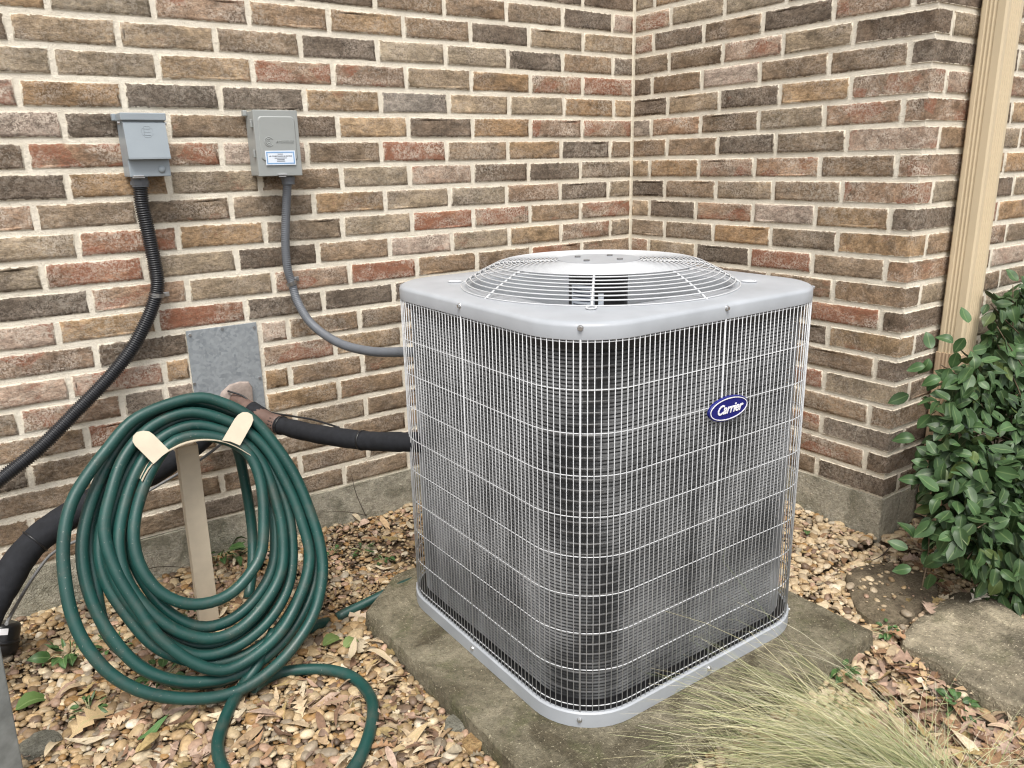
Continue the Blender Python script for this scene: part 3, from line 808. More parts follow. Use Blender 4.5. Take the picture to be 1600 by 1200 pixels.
def text(name, body, size, mat, parent, loc, rot, shear=0.0, offset=0.0, ext=.0004, align='CENTER', sx=1.0, spacing=1.0):
    cu = bpy.data.curves.new(name, 'FONT'); cu.body = body; cu.size = size; cu.shear = shear; cu.offset = offset; cu.extrude = ext
    cu.align_x = align; cu.align_y = 'CENTER'; cu.space_character = spacing; cu.resolution_u = 4
    tmp = bpy.data.objects.new(name, cu); COL.objects.link(tmp); dg = bpy.context.evaluated_depsgraph_get(); dg.update()
    me = bpy.data.meshes.new_from_object(tmp.evaluated_get(dg)); bpy.data.objects.remove(tmp); me.materials.clear(); me.materials.append(mat)
    me.transform(Matrix.Translation(loc) @ Matrix.Rotation(rot[0], 4, 'X') @ Matrix.Diagonal((sx, 1, 1, 1)))
    return link(name, me, None, parent)
text('lettering', 'Carrier', .0285, M_WHITE, bd, (BX+.0005, BY-.0062, BZ-.0005), (R(90), 0, 0), .42, .0006, .0005, sx=.93)

# ------------------------------------------------------------------ electrical boxes
YW = -.004
def rect_px(l, t, r, b, y):
    """left/right x and top/bottom z of a panel whose front lies at y"""
    cx = (l[0]+r[0])/2
    P = on_y(l[0], l[1], y); Q = on_y(r[0], r[1], y); T = on_y(t[0], t[1], y); B = on_y(b[0], b[1], y)
    return P.x, Q.x, T.z, B.z
YF = -.082
x0, x1, zt, zb = rect_px((193, 215), (225, 179), (261, 215), (232, 276), YF)
b1 = empty('disconnect_box', ((x0+x1)/2, 0, zb), 'blue grey disconnect box with sloping lift-up cover above the black conduit', 'electrical box')
bm = bmesh.new(); box_bm(bm, ((x0+x1)/2, (YF+YW)/2, (zt+zb)/2), (x1-x0-.004, YW-YF, zt-zb), .002); link('body', bm_mesh('body', bm), M_BOXA, b1)
hz = zt-(zt-zb)*.095
bm = bmesh.new(); box_bm(bm, ((x0+x1)/2, (YF+YW)/2-.005, (zt+hz)/2+.002), (x1-x0+.005, YW-YF+.008, zt-hz+.004), .002); link('hood', bm_mesh('hood', bm), M_BOXA, b1)
cb = zt-(zt-zb)*.715
bm = bmesh.new(); xa, xb_ = x0+.002, x1-.0015
prof = [(YF-.002, hz-.004), (YF-.006, hz-.006), (YF-.020, cb+.004), (YF-.020, cb), (YF+.001, cb)]
prof = [(YF+.001, hz-.004)]+prof
a_ = [bm.verts.new((xa, y, z)) for y, z in prof]; c_ = [bm.verts.new((xb_, y, z)) for y, z in prof]
bm.faces.new(a_); bm.faces.new(list(reversed(c_)))
for i in range(len(prof)): bm.faces.new((a_[i], c_[i], c_[(i+1) % len(prof)], a_[(i+1) % len(prof)]))
cv = link('cover', bm_mesh('cover', bm), M_BOXA, b1)
# embossed square emblem on the cover: outline square, inner square and bars
def cover_y(z): 
    t = (hz-.006-z)/((hz-.006)-(cb+.004)); return YF-.006-.014*t
def strip(bm, xA, zA, xB, zB, w_, h=.0014):
    a = Vector((xA, 0, zA)); b = Vector((xB, 0, zB)); d = b-a; mid = (a+b)/2; ang = math.atan2(d.z, d.x)
    vs = box_bm(bm, (0, 0, 0), (d.length+w_, h*2, w_), .0004, None, 1)
    for v in vs:
        x, z = v.co.x*math.cos(ang)-v.co.z*math.sin(ang), v.co.x*math.sin(ang)+v.co.z*math.cos(ang)
        v.co = Vector((mid.x+x, v.co.y+cover_y(mid.z+z), mid.z+z))
ex, ez = x0+(x1-x0)*.535, zt-(zt-zb)*.275
bm = bmesh.new(); e1 = .0135
oc = [(ex+s*e1*a, ez+t_*e1*b) for s, a, t_, b in ((1, 1, 1, .45), (1, .45, 1, 1), (-1, .45, 1, 1), (-1, 1, 1, .45), (-1, 1, -1, .45), (-1, .45, -1, 1), (1, .45, -1, 1), (1, 1, -1, .45))]
for i in range(8): strip(bm, *oc[i], *oc[(i+1) % 8], .0012, .0006)
e2 = .0078
sq = [(ex+e2, ez+e2), (ex-e2, ez+e2), (ex-e2, ez-e2), (ex+e2, ez-e2)]
for a, b in ((0, 1), (1, 2), (2, 3)): strip(bm, *sq[a], *sq[b], .0018, .0009)
strip(bm, ex-e2, ez, ex+e2*.9, ez, .0016, .0009)
link('embossed_emblem', bm_mesh('embossed_emblem', bm), M_BOXA, cv)
bm = bmesh.new(); bmesh.ops.create_uvsphere(bm, u_segments=20, v_segments=10, radius=.0095, matrix=Matrix.Translation((x1-.024, YF, zb+.0175)) @ Matrix.Diagonal((1, .55, 1, 1)))
link('knockout_dome', bm_mesh('knockout_dome', bm, True), M_BOXA, b1)
bm = bmesh.new(); box_bm(bm, (x0+.022, YF-.004, zb+.002), (.026, .006, .0035), .001); box_bm(bm, (x0+.022, YF-.003, zb-.002), (.030, .004, .003), .0008); link('latch', bm_mesh('latch', bm), M_ZINC, b1)
for xx in (x0-.004, x1+.003):
    bm = bmesh.new(); cyl_bm(bm, (xx, YF+.016, hz-.006), .0045, .006, 'X', 10); link('hinge_rivet', bm_mesh('hinge_rivet', bm), M_ZINC, b1)
bm = bmesh.new(); box_bm(bm, (x0-.006, YW-.012, zt-.004), (.010, .016, .018), .002); link('mounting_tab', bm_mesh('mounting_tab', bm), M_BOXA, b1)
B1X, B1Z = (x0+x1)/2, zb
# second box
YF2 = -.078
x0, x1, zt, zb = rect_px((399, 220), (430, 172), (468, 220), (440, 275), YF2)
b2 = empty('fuse_box', ((x0+x1)/2, 0, zb), 'grey electrical box with raised door panel and blue bordered sticker', 'electrical box')
bm = bmesh.new(); box_bm(bm, ((x0+x1)/2, (YF2+YW)/2+.004, (zt+zb)/2), (x1-x0-.004, YW-YF2-.006, zt-zb-.004), .002); link('body', bm_mesh('body', bm), M_BOXB, b2)
bm = bmesh.new(); box_bm(bm, ((x0+x1)/2, YF2+.004, (zt+zb)/2), (x1-x0, .010, zt-zb), .002); dr = link('door', bm_mesh('door', bm), M_BOXB, b2)
W_, H_ = x1-x0, zt-zb
def rrect(cx, cz, w_, h_, r, n=5):
    o = []
    for sx, sz, a0 in ((1, 1, 0), (-1, 1, 90), (-1, -1, 180), (1, -1, 270)):
        for i in range(n+1):
            t = R(a0+90*i/n); o.append((cx+sx*(w_/2-r)+r*math.cos(t), cz+sz*(h_/2-r)+r*math.sin(t)))
    return o
bm = bmesh.new()
pcx, pcz, pw, ph = x0+W_*.505, zt-H_*.43, W_*.83, H_*.68
loft(bm, [[(x, YF2-.0008, z) for x, z in rrect(pcx, pcz, pw, ph, .012)], [(x, YF2-.0042, z) for x, z in rrect(pcx, pcz, pw-.006, ph-.006, .010)]], close_last=True)
link('raised_panel', bm_mesh('raised_panel', bm, False), M_BOXB, dr)
YP = YF2-.0044
# swirl emblem and lettering pressed into the panel
its = []
ecx, ecz = x0+W_*.285, zt-H_*.475
for rad, a0, a1 in ((.0125, 30, 330), (.0082, 60, 320), (.004, -120, 150)):
    th = np.radians(np.linspace(a0, a1, 40)); its.append(tube(np.stack([ecx+rad*np.cos(th), np.full(40, YP), ecz+rad*np.sin(th)], -1), .0011, 6))
link('embossed_swirl', tubes_mesh('embossed_swirl', its), M_BOXB, dr)
text('embossed_lettering', 'AMBRIDGE', .0112, M_BOXB, dr, (x0+W_*.645, YP+.0004, zt-H_*.475), (R(90), 0, 0), .2, .0, .0013, sx=.95)
# sticker
sx0, sx1, sz0, sz1 = x0+W_*.175, x0+W_*.855, zt-H_*.83, zt-H_*.61
def flat(name, xa, xb, za, zb_, y, mat, parent, th=.0006):
    bm = bmesh.new(); box_bm(bm, ((xa+xb)/2, y, (za+zb_)/2), (xb-xa, th, zb_-za)); return link(name, bm_mesh(name, bm), mat, parent)
skr = flat('sticker', sx0, sx1, sz0, sz1, YP-.0004, M_LWHITE, dr)
for (xa, xb, za, zb_) in ((sx0+.004, sx1-.004, sz1-.0055, sz1-.0035), (sx0+.004, sx1-.004, sz0+.0035, sz0+.0055), (sx0+.004, sx0+.0062, sz0+.0055, sz1-.0055), (sx1-.0062, sx1-.004, sz0+.0055, sz1-.0055)):
    pass
bm = bmesh.new()
def ringrect(bm, xa, xb, za, zb_, t, y, th=.0004):
    for c, s in ((((xa+xb)/2, y, zb_-t/2), (xb-xa, th, t)), (((xa+xb)/2, y, za+t/2), (xb-xa, th, t)), ((xa+t/2, y, (za+zb_)/2), (t, th, zb_-za-2*t)), ((xb-t/2, y, (za+zb_)/2), (t, th, zb_-za-2*t))):
        box_bm(bm, c, s)
ringrect(bm, sx0+.003, sx1-.003, sz0+.003, sz1-.003, .0032, YP-.0009)
link('printed_border', bm_mesh('printed_border', bm), M_LBLUE, dr)
scx, scz = (sx0+sx1)/2, (sz0+sz1)/2
text('printed_lettering', 'AIR CONDITIONING & HEATING', .0046, M_INK, dr, (scx, YP-.0009, scz+.0045), (R(90), 0, 0), 0, .00012, .0001)
bm = bmesh.new()
for wz, ww in ((.0105, .016), (-.0005, .036), (-.0052, .022), (-.0092, .024)): box_bm(bm, (scx, YP-.0009, scz+wz), (ww, .0004, .0016))
link('printed_lines', bm_mesh('printed_lines', bm), M_INK, dr)
bm = bmesh.new(); box_bm(bm, (x0+W_*.52, YF2-.004, zb+.004), (.026, .007, .004), .001); box_bm(bm, (x0+W_*.52, YF2-.003, zb-.001), (.022, .004, .004), .0008); link('latch', bm_mesh('latch', bm), M_ZINC, b2)
for fz in (.2, .65):
    bm = bmesh.new(); box_bm(bm, (x0-.0015, YF2+.018, zt-H_*fz), (.006, .010, .022), .0015); link('hinge', bm_mesh('hinge', bm), M_BOXB, b2)
bm = bmesh.new(); box_bm(bm, (x0-.004, YW-.012, zt-.006), (.012, .016, .016), .002); link('mounting_tab', bm_mesh('mounting_tab', bm), M_BOXB, b2)
B2X, B2Z = (x0+x1)/2, zb

# ------------------------------------------------------------------ conduits, straps, line set
def path_px(lst): return [tuple(on_y(px, py, y)) for px, py, y in lst]
def corrugated(P, r, pitch, amp, seg=12):
    pth = crom(P, step=pitch/6); d = np.concatenate([[0], np.cumsum(np.linalg.norm(np.diff(pth, axis=0), axis=1))])
    s = np.arange(0, d[-1], pitch/4); pth = np.stack([np.interp(s, d, pth[:, i]) for i in range(3)], -1)
    rad = r+amp*np.where(np.arange(len(s)) % 4 < 2, 1, -1); return tube(pth, rad, seg)
def thing_mesh(name, items, mat, label, cat, group=None):
    o = link(name, tubes_mesh(name, items), mat); tag(o, label, cat, group); return o
cpx = [(219, 290, -.046), (222, 320, -.042), (232, 365, -.036), (241, 408, -.032), (246, 440, -.03), (243, 464, -.03), (230, 500, -.032), (206, 545, -.034), (172, 588, -.036), (122, 640, -.04), (62, 700, -.045), (2, 748, -.05), (-70, 806, -.055), (-220, 925, -.06), (-330, 1010, -.06)]
c1 = empty('black_conduit', tuple(on_y(219, 290, -.03)), 'black corrugated conduit bending down the bricks from the left electrical box', 'conduit')
link('ribbed_tube', tubes_mesh('ribbed_tube', [corrugated(path_px(cpx), .0178, .0062, .0016)]), M_CONDB, c1)
bm = bmesh.new(); p = on_y(218, 282, -.046); cyl_bm(bm, p, .021, .034, seg=18); cyl_bm(bm, p+Vector((0, 0, -.006)), .024, .010, seg=8); link('connector', bm_mesh('connector', bm), M_CONDG, c1)
def strap(name, px, py, r, ang, label):
    P = on_y(px, py, -.03); root = empty(name, (P.x, 0, P.z), label, 'pipe strap', 'steel pipe straps holding the conduits')
    bm = bmesh.new(); n = 14; A_, B_ = [], []
    q = Matrix.Rotation(ang, 3, 'Y')
    for i in range(n+1):
        t = math.pi*i/n; off = Vector((r*math.cos(t), -.030-r*math.sin(t)+.0, 0))
        a = q @ Vector((off.x, 0, -.006)); b = q @ Vector((off.x, 0, .006))
        A_.append(bm.verts.new((P.x+a.x, off.y, P.z+a.z))); B_.append(bm.verts.new((P.x+b.x, off.y, P.z+b.z)))
    for i in range(n): bm.faces.new((A_[i], A_[i+1], B_[i+1], B_[i]))
    bmesh.ops.solidify(bm, geom=bm.faces[:], thickness=.0015)
    link('band', bm_mesh('band', bm, True), M_ZINC, root)
    e = q @ Vector((r+.009, 0, 0)); bm = bmesh.new(); box_bm(bm, (P.x+e.x, -.005, P.z+e.z), (.020, .003, .013), .0008); link('ear', bm_mesh('ear', bm), M_ZINC, root)
    bm = bmesh.new(); cyl_bm(bm, (P.x+e.x*1.05, -.009, P.z+e.z), .004, .006, 'Y', 10); link('screw', bm_mesh('screw', bm), M_ZINC, root)
strap('pipe_strap', 245, 461, .0195, R(8), 'steel strap clamping the black conduit to the bricks')
strap('pipe_strap', 455, 442, .0165, R(-18), 'steel strap clamping the grey conduit to the bricks')
cg = [(449, 288, -.046), (447, 330, -.034), (446, 380, -.028), (449, 418, -.026), (456, 442, -.028), (466, 474, -.05), (489, 508, -.11), (530, 536, -.24), (580, 549, -.42), (635, 550, -.60), (672, 550, -.68)]
c2 = empty('grey_conduit', tuple(on_y(449, 288, -.03)), 'smooth grey conduit curving from the right electrical box into the cooling unit', 'conduit')
link('ribbed_tube', tubes_mesh('ribbed_tube', [corrugated(path_px(cg), .0128, .006, .00055)]), M_CONDG, c2)
bm = bmesh.new(); p = on_y(450, 281, -.046); cyl_bm(bm, p, .019, .026, seg=18); cyl_bm(bm, p+Vector((0, 0, .004)), .022, .009, seg=8); link('connector', bm_mesh('connector', bm), M_CONDG, c2)
# sheet metal plate
pl = empty('wall_plate', (-1.66, 0, -1.26), 'galvanised sheet metal plate covering the pipe hole in the brick wall', 'metal plate')
q = [on_y(px, py, -.003) for px, py in ((294, 517), (403, 503), (412, 632), (303, 640))]
bm = bmesh.new(); xs0, xs1 = (q[0].x+q[3].x)/2, (q[1].x+q[2].x)/2; z1_, z0_ = (q[0].z+q[1].z)/2, -1.30
box_bm(bm, ((xs0+xs1)/2, -.0015, (z0_+z1_)/2), (xs1-xs0, .003, z1_-z0_), .0006, None, 1); link('sheet', bm_mesh('sheet', bm), M_ZINCS, pl)
for fx, fz in ((.05, .04), (.5, .02), (.96, .05), (.96, .57), (.02, .52), (.03, .93)):
    bm = bmesh.new(); cyl_bm(bm, (xs0+(xs1-xs0)*fx, -.0045, z1_+(z0_-z1_)*fz), .0042, .004, 'Y', 10); link('screw', bm_mesh('screw', bm), M_CABLE if fx > .4 else M_ZINC, pl)
# sealant blob
bm = bmesh.new(); c = on_y(366, 611, -.006)
pts = [(340, 628), (346, 612), (358, 601), (374, 596), (388, 596), (394, 604), (395, 622), (398, 640), (380, 648), (350, 645)]
rg = [on_y(px, py, -.0032) for px, py in pts]
ctr = sum(rg, Vector())/len(rg)
loft(bm, [[tuple(p) for p in rg], [tuple(p.lerp(ctr, .06)+Vector((0, -.009, 0))) for p in rg], [tuple(p.lerp(ctr, .22)+Vector((0, -.013+random.uniform(-.002, .002), 0))) for p in rg], [tuple(p.lerp(ctr, .6)+Vector((0, -.011+random.uniform(-.003, .003), 0))) for p in rg]], close_last=True)
link('sealant_patch', bm_mesh('sealant_patch', bm, True), M_SEAL, pl)
# insulated line to the unit
r1 = empty('insulated_pipe', tuple(on_y(438, 660, -.1)), 'black foam insulated pipe running from the metal plate into the cooling unit', 'pipe')
lp = crom(path_px([(392, 640, -.10), (418, 656, -.16), (440, 665, -.22), (480, 675, -.31), (520, 682, -.40), (566, 688, -.49), (600, 690, -.56), (660, 691, -.68)]), step=.012)
rad = .0265+.0006*np.sin(np.arange(len(lp))*.9)+.0004*rng.standard_normal(len(lp)); link('foam_sleeve', tubes_mesh('foam_sleeve', [tube(lp, rad, 18)]), M_FOAM, r1)
tp = crom(path_px([(366, 622, -.004), (372, 626, -.03), (386, 636, -.08), (402, 647, -.125), (424, 659, -.178), (437, 664, -.212)]), step=.012)
link('tape_wrap', tubes_mesh('tape_wrap', [tube(tp, np.linspace(.019, .0282, len(tp))+.0008*np.sin(np.arange(len(tp))*1.3), 16)]), M_TAPE, r1)
for (px, py, y) in ((438, 664, -.215), (568, 688, -.494)):
    i = int(np.argmin([(Vector(v)-on_y(px, py, y)).length for v in lp])); seg_ = lp[max(0, i-1):i+2]
    d = seg_[-1]-seg_[0]; d /= np.linalg.norm(d); link('tie_band', tubes_mesh('tie_band', [tube([lp[i]-d*.003, lp[i]+d*.003], .0285, 18)]), M_PLASTIC, r1)
wr = crom(path_px([(356, 611, -.02), (380, 619, -.06), (400, 636, -.10), (425, 645, -.16), (455, 650, -.24), (490, 656, -.31), (530, 668, -.40)]), step=.012)
link('thin_wire', tubes_mesh('thin_wire', [tube(wr, .003, 6)]), M_MOTOR, r1)
# thicker insulated line leaving to the left behind the hose
l1 = empty('insulated_pipe', tuple(on_y(60, 850, -.2)), 'thick black foam insulated pipe passing behind the hose towards the left edge', 'pipe')
lp = crom(path_px([(352, 640, -.03), (325, 672, -.09), (285, 706, -.14), (235, 738, -.17), (180, 766, -.19), (125, 795, -.20), (85, 822, -.21), (55, 846, -.22), (28, 878, -.24), (8, 912, -.27), (-14, 950, -.31), (-45, 1000, -.36), (-110, 1050, -.42), (-230, 1095, -.44), (-380, 1150, -.45)]), step=.014)
rad = .036+.0012*np.sin(np.arange(len(lp))*.7)+.0006*rng.standard_normal(len(lp)); link('foam_sleeve', tubes_mesh('foam_sleeve', [tube(lp, rad, 18)]), M_FOAM, l1)
for (px, py, y) in ((52, 848, -.222), (140, 787, -.198)):
    i = int(np.argmin([(Vector(v)-on_y(px, py, y)).length for v in lp])); d = lp[i+1]-lp[i-1]; d /= np.linalg.norm(d)
    link('tie_band', tubes_mesh('tie_band', [tube([lp[i]-d*.002, lp[i]+d*.002], .0385, 18)]), M_PLASTIC, l1)
cw = crom(path_px([(365, 676, -.05), (350, 690, -.06), (322, 712, -.06), (285, 736, -.06), (215, 778, -.07), (170, 812, -.08), (138, 836, -.09), (105, 852, -.10), (78, 868, -.12), (50, 905, -.16), (26, 945, -.24), (10, 975, -.36)]), step=.014)
thing_mesh('grey_cable', [tube(cw, .0042, 8)], M_CABLE, 'thin grey cable drooping along the bricks behind the hose', 'cable')

# ------------------------------------------------------------------ downspout
def downspout():
    X0, Yb, D, W = .200, -1.193, .072, .098
    root = empty('downspout', (X0+W/2, Yb-D/2, -1.76), 'tan fluted metal downspout on the wall behind the shrub', 'downspout')
    def profile(x0, yb, d, w_, flu=.0030):
        pts = []
        def side(a, b, nrm, spots):
            a = Vector(a); b = Vector(b); L = (b-a).length; t_ = (b-a)/L; n = Vector(nrm)
            pts.append(a+t_*.005)
            for s in spots:
                for ds, dd in ((-.0045, 0), (-.002, flu), (.002, flu), (.0045, 0)): pts.append(a+t_*(s+ds)-n*dd)
            pts.append(b-t_*.005)
        side((x0, yb), (x0, yb-d), (-1, 0), (.020, .031, .042))
        side((x0, yb-d), (x0+w_, yb-d), (0, -1), (.026, .038, .050, .062, .074))
        side((x0+w_, yb-d), (x0+w_, yb), (1, 0), (.030, .041, .052))
        side((x0+w_, yb), (x0, yb), (0, 1), ())
        return pts
    pr = profile(X0, Yb, D, W); P_top = .54
    zj = on_y(1470, 560, Yb-.03).z
    bm = bmesh.new(); loft(bm, [[(p.x, p.y, zj) for p in pr], [(p.x, p.y, P_top) for p in pr]], True, True); link('upper_pipe', bm_mesh('upper_pipe', bm), M_SPOUT, root)
    pr2 = profile(X0-.004, Yb+.003, D+.008, W+.008, .003)
    bm = bmesh.new(); loft(bm, [[(p.x, p.y, -1.70) for p in pr2], [(p.x, p.y, zj+.012) for p in pr2]], True, True); link('lower_pipe', bm_mesh('lower_pipe', bm), M_SPOUT2, root)
    for z in (.35, -.05):
        bm = bmesh.new(); box_bm(bm, (X0+W/2, (Yb+(-WALL_L))/2-.001, z), (W+.03, abs(Yb+WALL_L)-.003, .025)); link('wall_bracket', bm_mesh('wall_bracket', bm), M_SPOUT, root)
downspout()

# ------------------------------------------------------------------ hose on its hanger
LP0 = Vector((-1.88, -.43, -1.21)); LP1 = Vector((-1.95, -.690, -1.712))
up = (LP0-LP1); up.x = 0; up.normalize(); PN = Vector((1, 0, 0)).cross(up); 
if PN.y > 0: PN = -PN
def loop_pts(lst, off, tw=0.0):
    o = []
    n = len(lst)
    for i, p in enumerate(lst):
        px, py = p[:2]; d = off+(p[2] if len(p) > 2 else 0)
        o.append(tuple(on_plane(px, py, LP0+PN*d, PN)))
    return o
loops = [
 ([(300, 622), (215, 652), (165, 705), (125, 760), (107, 800), (99, 850), (101, 900), (112, 960), (135, 1010), (175, 1055), (230, 1083), (300, 1092), (360, 1084), (410, 1058), (455, 1015), (490, 960), (504, 900), (500, 850), (485, 800), (462, 745), (430, 695), (395, 655), (350, 630)], .030, (0, 9)),
 ([(305, 634), (235, 658), (185, 720), (152, 790), (141, 850), (150, 920), (165, 985), (205, 1030), (255, 1060), (310, 1068), (370, 1056), (430, 1005), (472, 930), (484, 870), (474, 800), (450, 740), (420, 690), (375, 652)], -.034, None),
 ([(300, 644), (240, 664), (195, 712), (172, 775), (163, 830), (180, 890), (213, 946), (256, 1003), (320, 1043), (373, 1040), (443, 981), (483, 885), (470, 810), (440, 740), (410, 694), (365, 662)], .018, None),
 ([(300, 653), (245, 674), (205, 725), (178, 790), (168, 850), (180, 905), (212, 955), (255, 1000), (310, 1024), (365, 1012), (415, 975), (447, 925), (457, 870), (450, 800), (425, 735), (395, 697), (360, 670)], -.008, None),
 ([(300, 665), (250, 686), (214, 735), (192, 800), (186, 855), (200, 910), (235, 955), (280, 987), (330, 998), (375, 982), (415, 940), (440, 890), (441, 830), (430, 780), (410, 725), (380, 690), (345, 672)], .010, None),
 ([(300, 669), (255, 692), (222, 745), (202, 810), (204, 860), (226, 910), (262, 955), (310, 979), (355, 971), (395, 940), (425, 890), (430, 830), (420, 770), (402, 718), (372, 688)], -.016, None),
 ([(300, 681), (262, 697), (230, 748), (212, 805), (210, 850), (222, 890), (250, 925), (290, 943), (330, 941), (365, 924), (393, 893), (409, 860), (412, 800), (407, 752), (394, 717), (372, 696), (340, 684)], .026, None),
 ([(302, 660), (248, 680), (208, 728), (183, 795), (176, 850), (186, 900), (216, 950), (262, 992), (318, 1010), (368, 996), (412, 952), (440, 900), (449, 845), (440, 780), (416, 728), (386, 692), (350, 668)], -.040, None)]
loops += [
 ([(301, 648), (243, 668), (200, 716), (170, 786), (155, 850), (164, 905), (196, 958), (243, 1010), (305, 1034), (368, 1030), (430, 990), (474, 915), (482, 850), (466, 780), (436, 722), (402, 684), (360, 662)], -.022, None),
 ([(302, 628), (225, 655), (176, 712), (142, 785), (128, 860), (142, 935), (178, 1000), (228, 1048), (300, 1066), (375, 1052), (440, 1005), (482, 940), (494, 880), (484, 810), (460, 748), (428, 697), (384, 655)], -.006, None)]
hose = empty('garden_hose', tuple(LP1), 'dark green rubber hose coiled in many loops over the beige hanger', 'hose')
hr = .0138; its = []
for lst, off, _ in loops:
    its.append(tube(crom(loop_pts(lst, off), True, .016), hr, 14, closed=True))
# strand hanging behind, inside the coil
its.append(tube(crom([tuple(on_y(px, py, y)) for px, py, y in ((345, 680, -.36), (368, 694, -.34), (384, 760, -.345), (394, 830, -.37), (394, 890, -.42), (388, 935, -.46))], False, .016), hr, 14))
link('coil', tubes_mesh('coil', its), M_HOSE, hose)
def gp(px, py, dz=.0): 
    P = on_z(px, py, -1.755); z = gz(P.x, P.y); P = on_z(px, py, z+.018+dz); return (P.x, P.y, P.z)
tail = [tuple(on_plane(428, 985, LP0-PN*.02, PN)), tuple(on_plane(402, 1040, LP0, PN)), gp(382, 1068, .02), gp(362, 1100, .008), gp(347, 1135), gp(340, 1165), gp(348, 1200), gp(380, 1245), (gp(450, 1262)), gp(520, 1235), gp(556, 1195), gp(576, 1150), gp(583, 1105), gp(570, 1075), gp(545, 1055), gp(505, 1046), gp(455, 1048), gp(425, 1056, .006), gp(395, 1075, .012)]
link('trailing_loop', tubes_mesh('trailing_loop', [tube(crom(tail, False, .014), hr, 14)]), M_HOSE, hose)
seg2 = [gp(400, 1010, .0), gp(425, 1002), gp(455, 993), (gp(480, 984)), gp(500, 975, -.004), gp(512, 972, -.02)]
link('half_buried_length', tubes_mesh('half_buried_length', [tube(crom(seg2, False, .014), hr, 14)]), M_HOSE, hose)
seg3 = [gp(526, 965, -.006), gp(545, 955), gp(570, 943, .004), gp(600, 928, .008), (gp(630, 914, .012)), gp(655, 904, .012), gp(690, 895, .01)]
sg = link('loose_hose_end', tubes_mesh('loose_hose_end', [tube(crom(seg3, False, .014), hr*.95, 14)]), M_HOSE)
tag(sg, 'short green hose length lying along the back edge of the concrete pad', 'hose')

# hanger
hb = on_z(325, 975, -1.745); PY = -.335
hg = empty('hose_hanger', (hb.x, PY, -1.75), 'beige metal hose hanger on a post stuck in the gravel', 'hose hanger')
pt = on_y(290, 694, PY); xw = .028
bm = bmesh.new(); xb0 = on_y(325, 965, PY).x; lean = pt.x-xb0
# channel shaped post
for (dx, dy, sx, sy) in ((0, -.018, .051, .003), (-.024, -.002, .003, .030), (.024, -.002, .003, .030)):
    vs = box_bm(bm, (xb0+dx, PY+dy, (pt.z-1.90)/2), (sx, sy, pt.z+1.90), .0008, None, 1)
    for v in vs: v.co.x += lean*(v.co.z+1.75)/(pt.z+1.75)
link('post', bm_mesh('post', bm), M_REEL, hg)
# curved saddle sheet
sp = [on_plane(px, py, LP0+PN*.043, PN) for px, py in ((222, 752), (232, 733), (248, 715), (270, 701), (295, 691), (320, 687), (345, 689), (368, 697), (392, 711))]
sp = [Vector(p) for p in crom([tuple(p) for p in sp], False, .012)]
bm = bmesh.new(); back = Vector((0, .14, -.004)); dn = Vector((0, 0, -.0022))
A_ = [bm.verts.new(p) for p in sp]; B_ = [bm.verts.new(p+back) for p in sp]; A2 = [bm.verts.new(p+dn) for p in sp]; B2 = [bm.verts.new(p+back+dn) for p in sp]
for i in range(len(sp)-1):
    bm.faces.new((A_[i], A_[i+1], B_[i+1], B_[i])); bm.faces.new((A2[i], B2[i], B2[i+1], A2[i+1])); bm.faces.new((A_[i], A2[i], A2[i+1], A_[i+1])); bm.faces.new((B_[i], B_[i+1], B2[i+1], B2[i]))
bm.faces.new((A_[0], B_[0], B2[0], A2[0])); bm.faces.new((A_[-1], A2[-1], B2[-1], B_[-1]))
link('saddle', bm_mesh('saddle', bm), M_REEL, hg)
def ear(pts):
    bm = bmesh.new(); P = [on_plane(px, py, LP0+PN*.0475, PN) for px, py in pts]
    a = [bm.verts.new(p) for p in P]; b = [bm.verts.new(p-PN*.003) for p in P]; bm.faces.new(a); bm.faces.new(list(reversed(b)))
    for i in range(len(P)): bm.faces.new((a[i], b[i], b[(i+1) % len(P)], a[(i+1) % len(P)]))
    link('ear', bm_mesh('ear', bm), M_REEL, hg)
ear([(265, 704), (254, 712), (240, 725), (211, 696), (207, 689), (208, 681), (214, 675), (224, 673), (233, 674), (240, 679)])
ear([(347, 688), (361, 690), (375, 696), (393, 664), (396, 656), (394, 648), (387, 644), (379, 644), (372, 648), (367, 654)])
bm = bmesh.new(); box_bm(bm, (pt.x, PY+.03, pt.z-.014), (.05, .10, .016), .002); link('saddle_bracket', bm_mesh('saddle_bracket', bm), M_REEL, hg)

# ------------------------------------------------------------------ items at the left edge
P = on_z(6, 1032, -1.75); ax = (on_y(14, 975, P.y+.02)-P)
lt = empty('garden_light', (P.x, P.y, -1.75), 'black cylindrical garden light with white sticker at the left edge', 'light fixture')
A0 = Vector(on_y(2, 1012, P.y)); A1 = Vector(on_y(6, 978, P.y+.015)); d = (A1-A0).normalized()
link('housing', tubes_mesh('housing', [tube([tuple(A0-d*.020), tuple(A0-d*.016), tuple(A0-d*.006), tuple(A0+d*.006), tuple(A1), tuple(A1+d*.006), tuple(A1+d*.010)], [.022, .031, .037, .039, .039, .036, .028], 24)]), M_PLASTIC, lt)
link('rim', tubes_mesh('rim', [tube([tuple(A0+d*.012), tuple(A0+d*.022)], .0405, 24)]), M_PLASTIC, lt)
link('stake', tubes_mesh('stake', [tube([tuple(A0), (P.x, P.y, -1.80)], .008, 8)]), M_PLASTIC, lt)
tl = (CAM-A0.lerp(A1, .62)).normalized(); cpt = A0.lerp(A1, .72)+tl*.0405; side = d.cross(tl).normalized()
bm = bmesh.new(); vs = [bm.verts.new(cpt+side*a+d*b) for a, b in ((-.009, -.008), (.011, -.008), (.011, .008), (-.009, .008))]; bm.faces.new(vs)
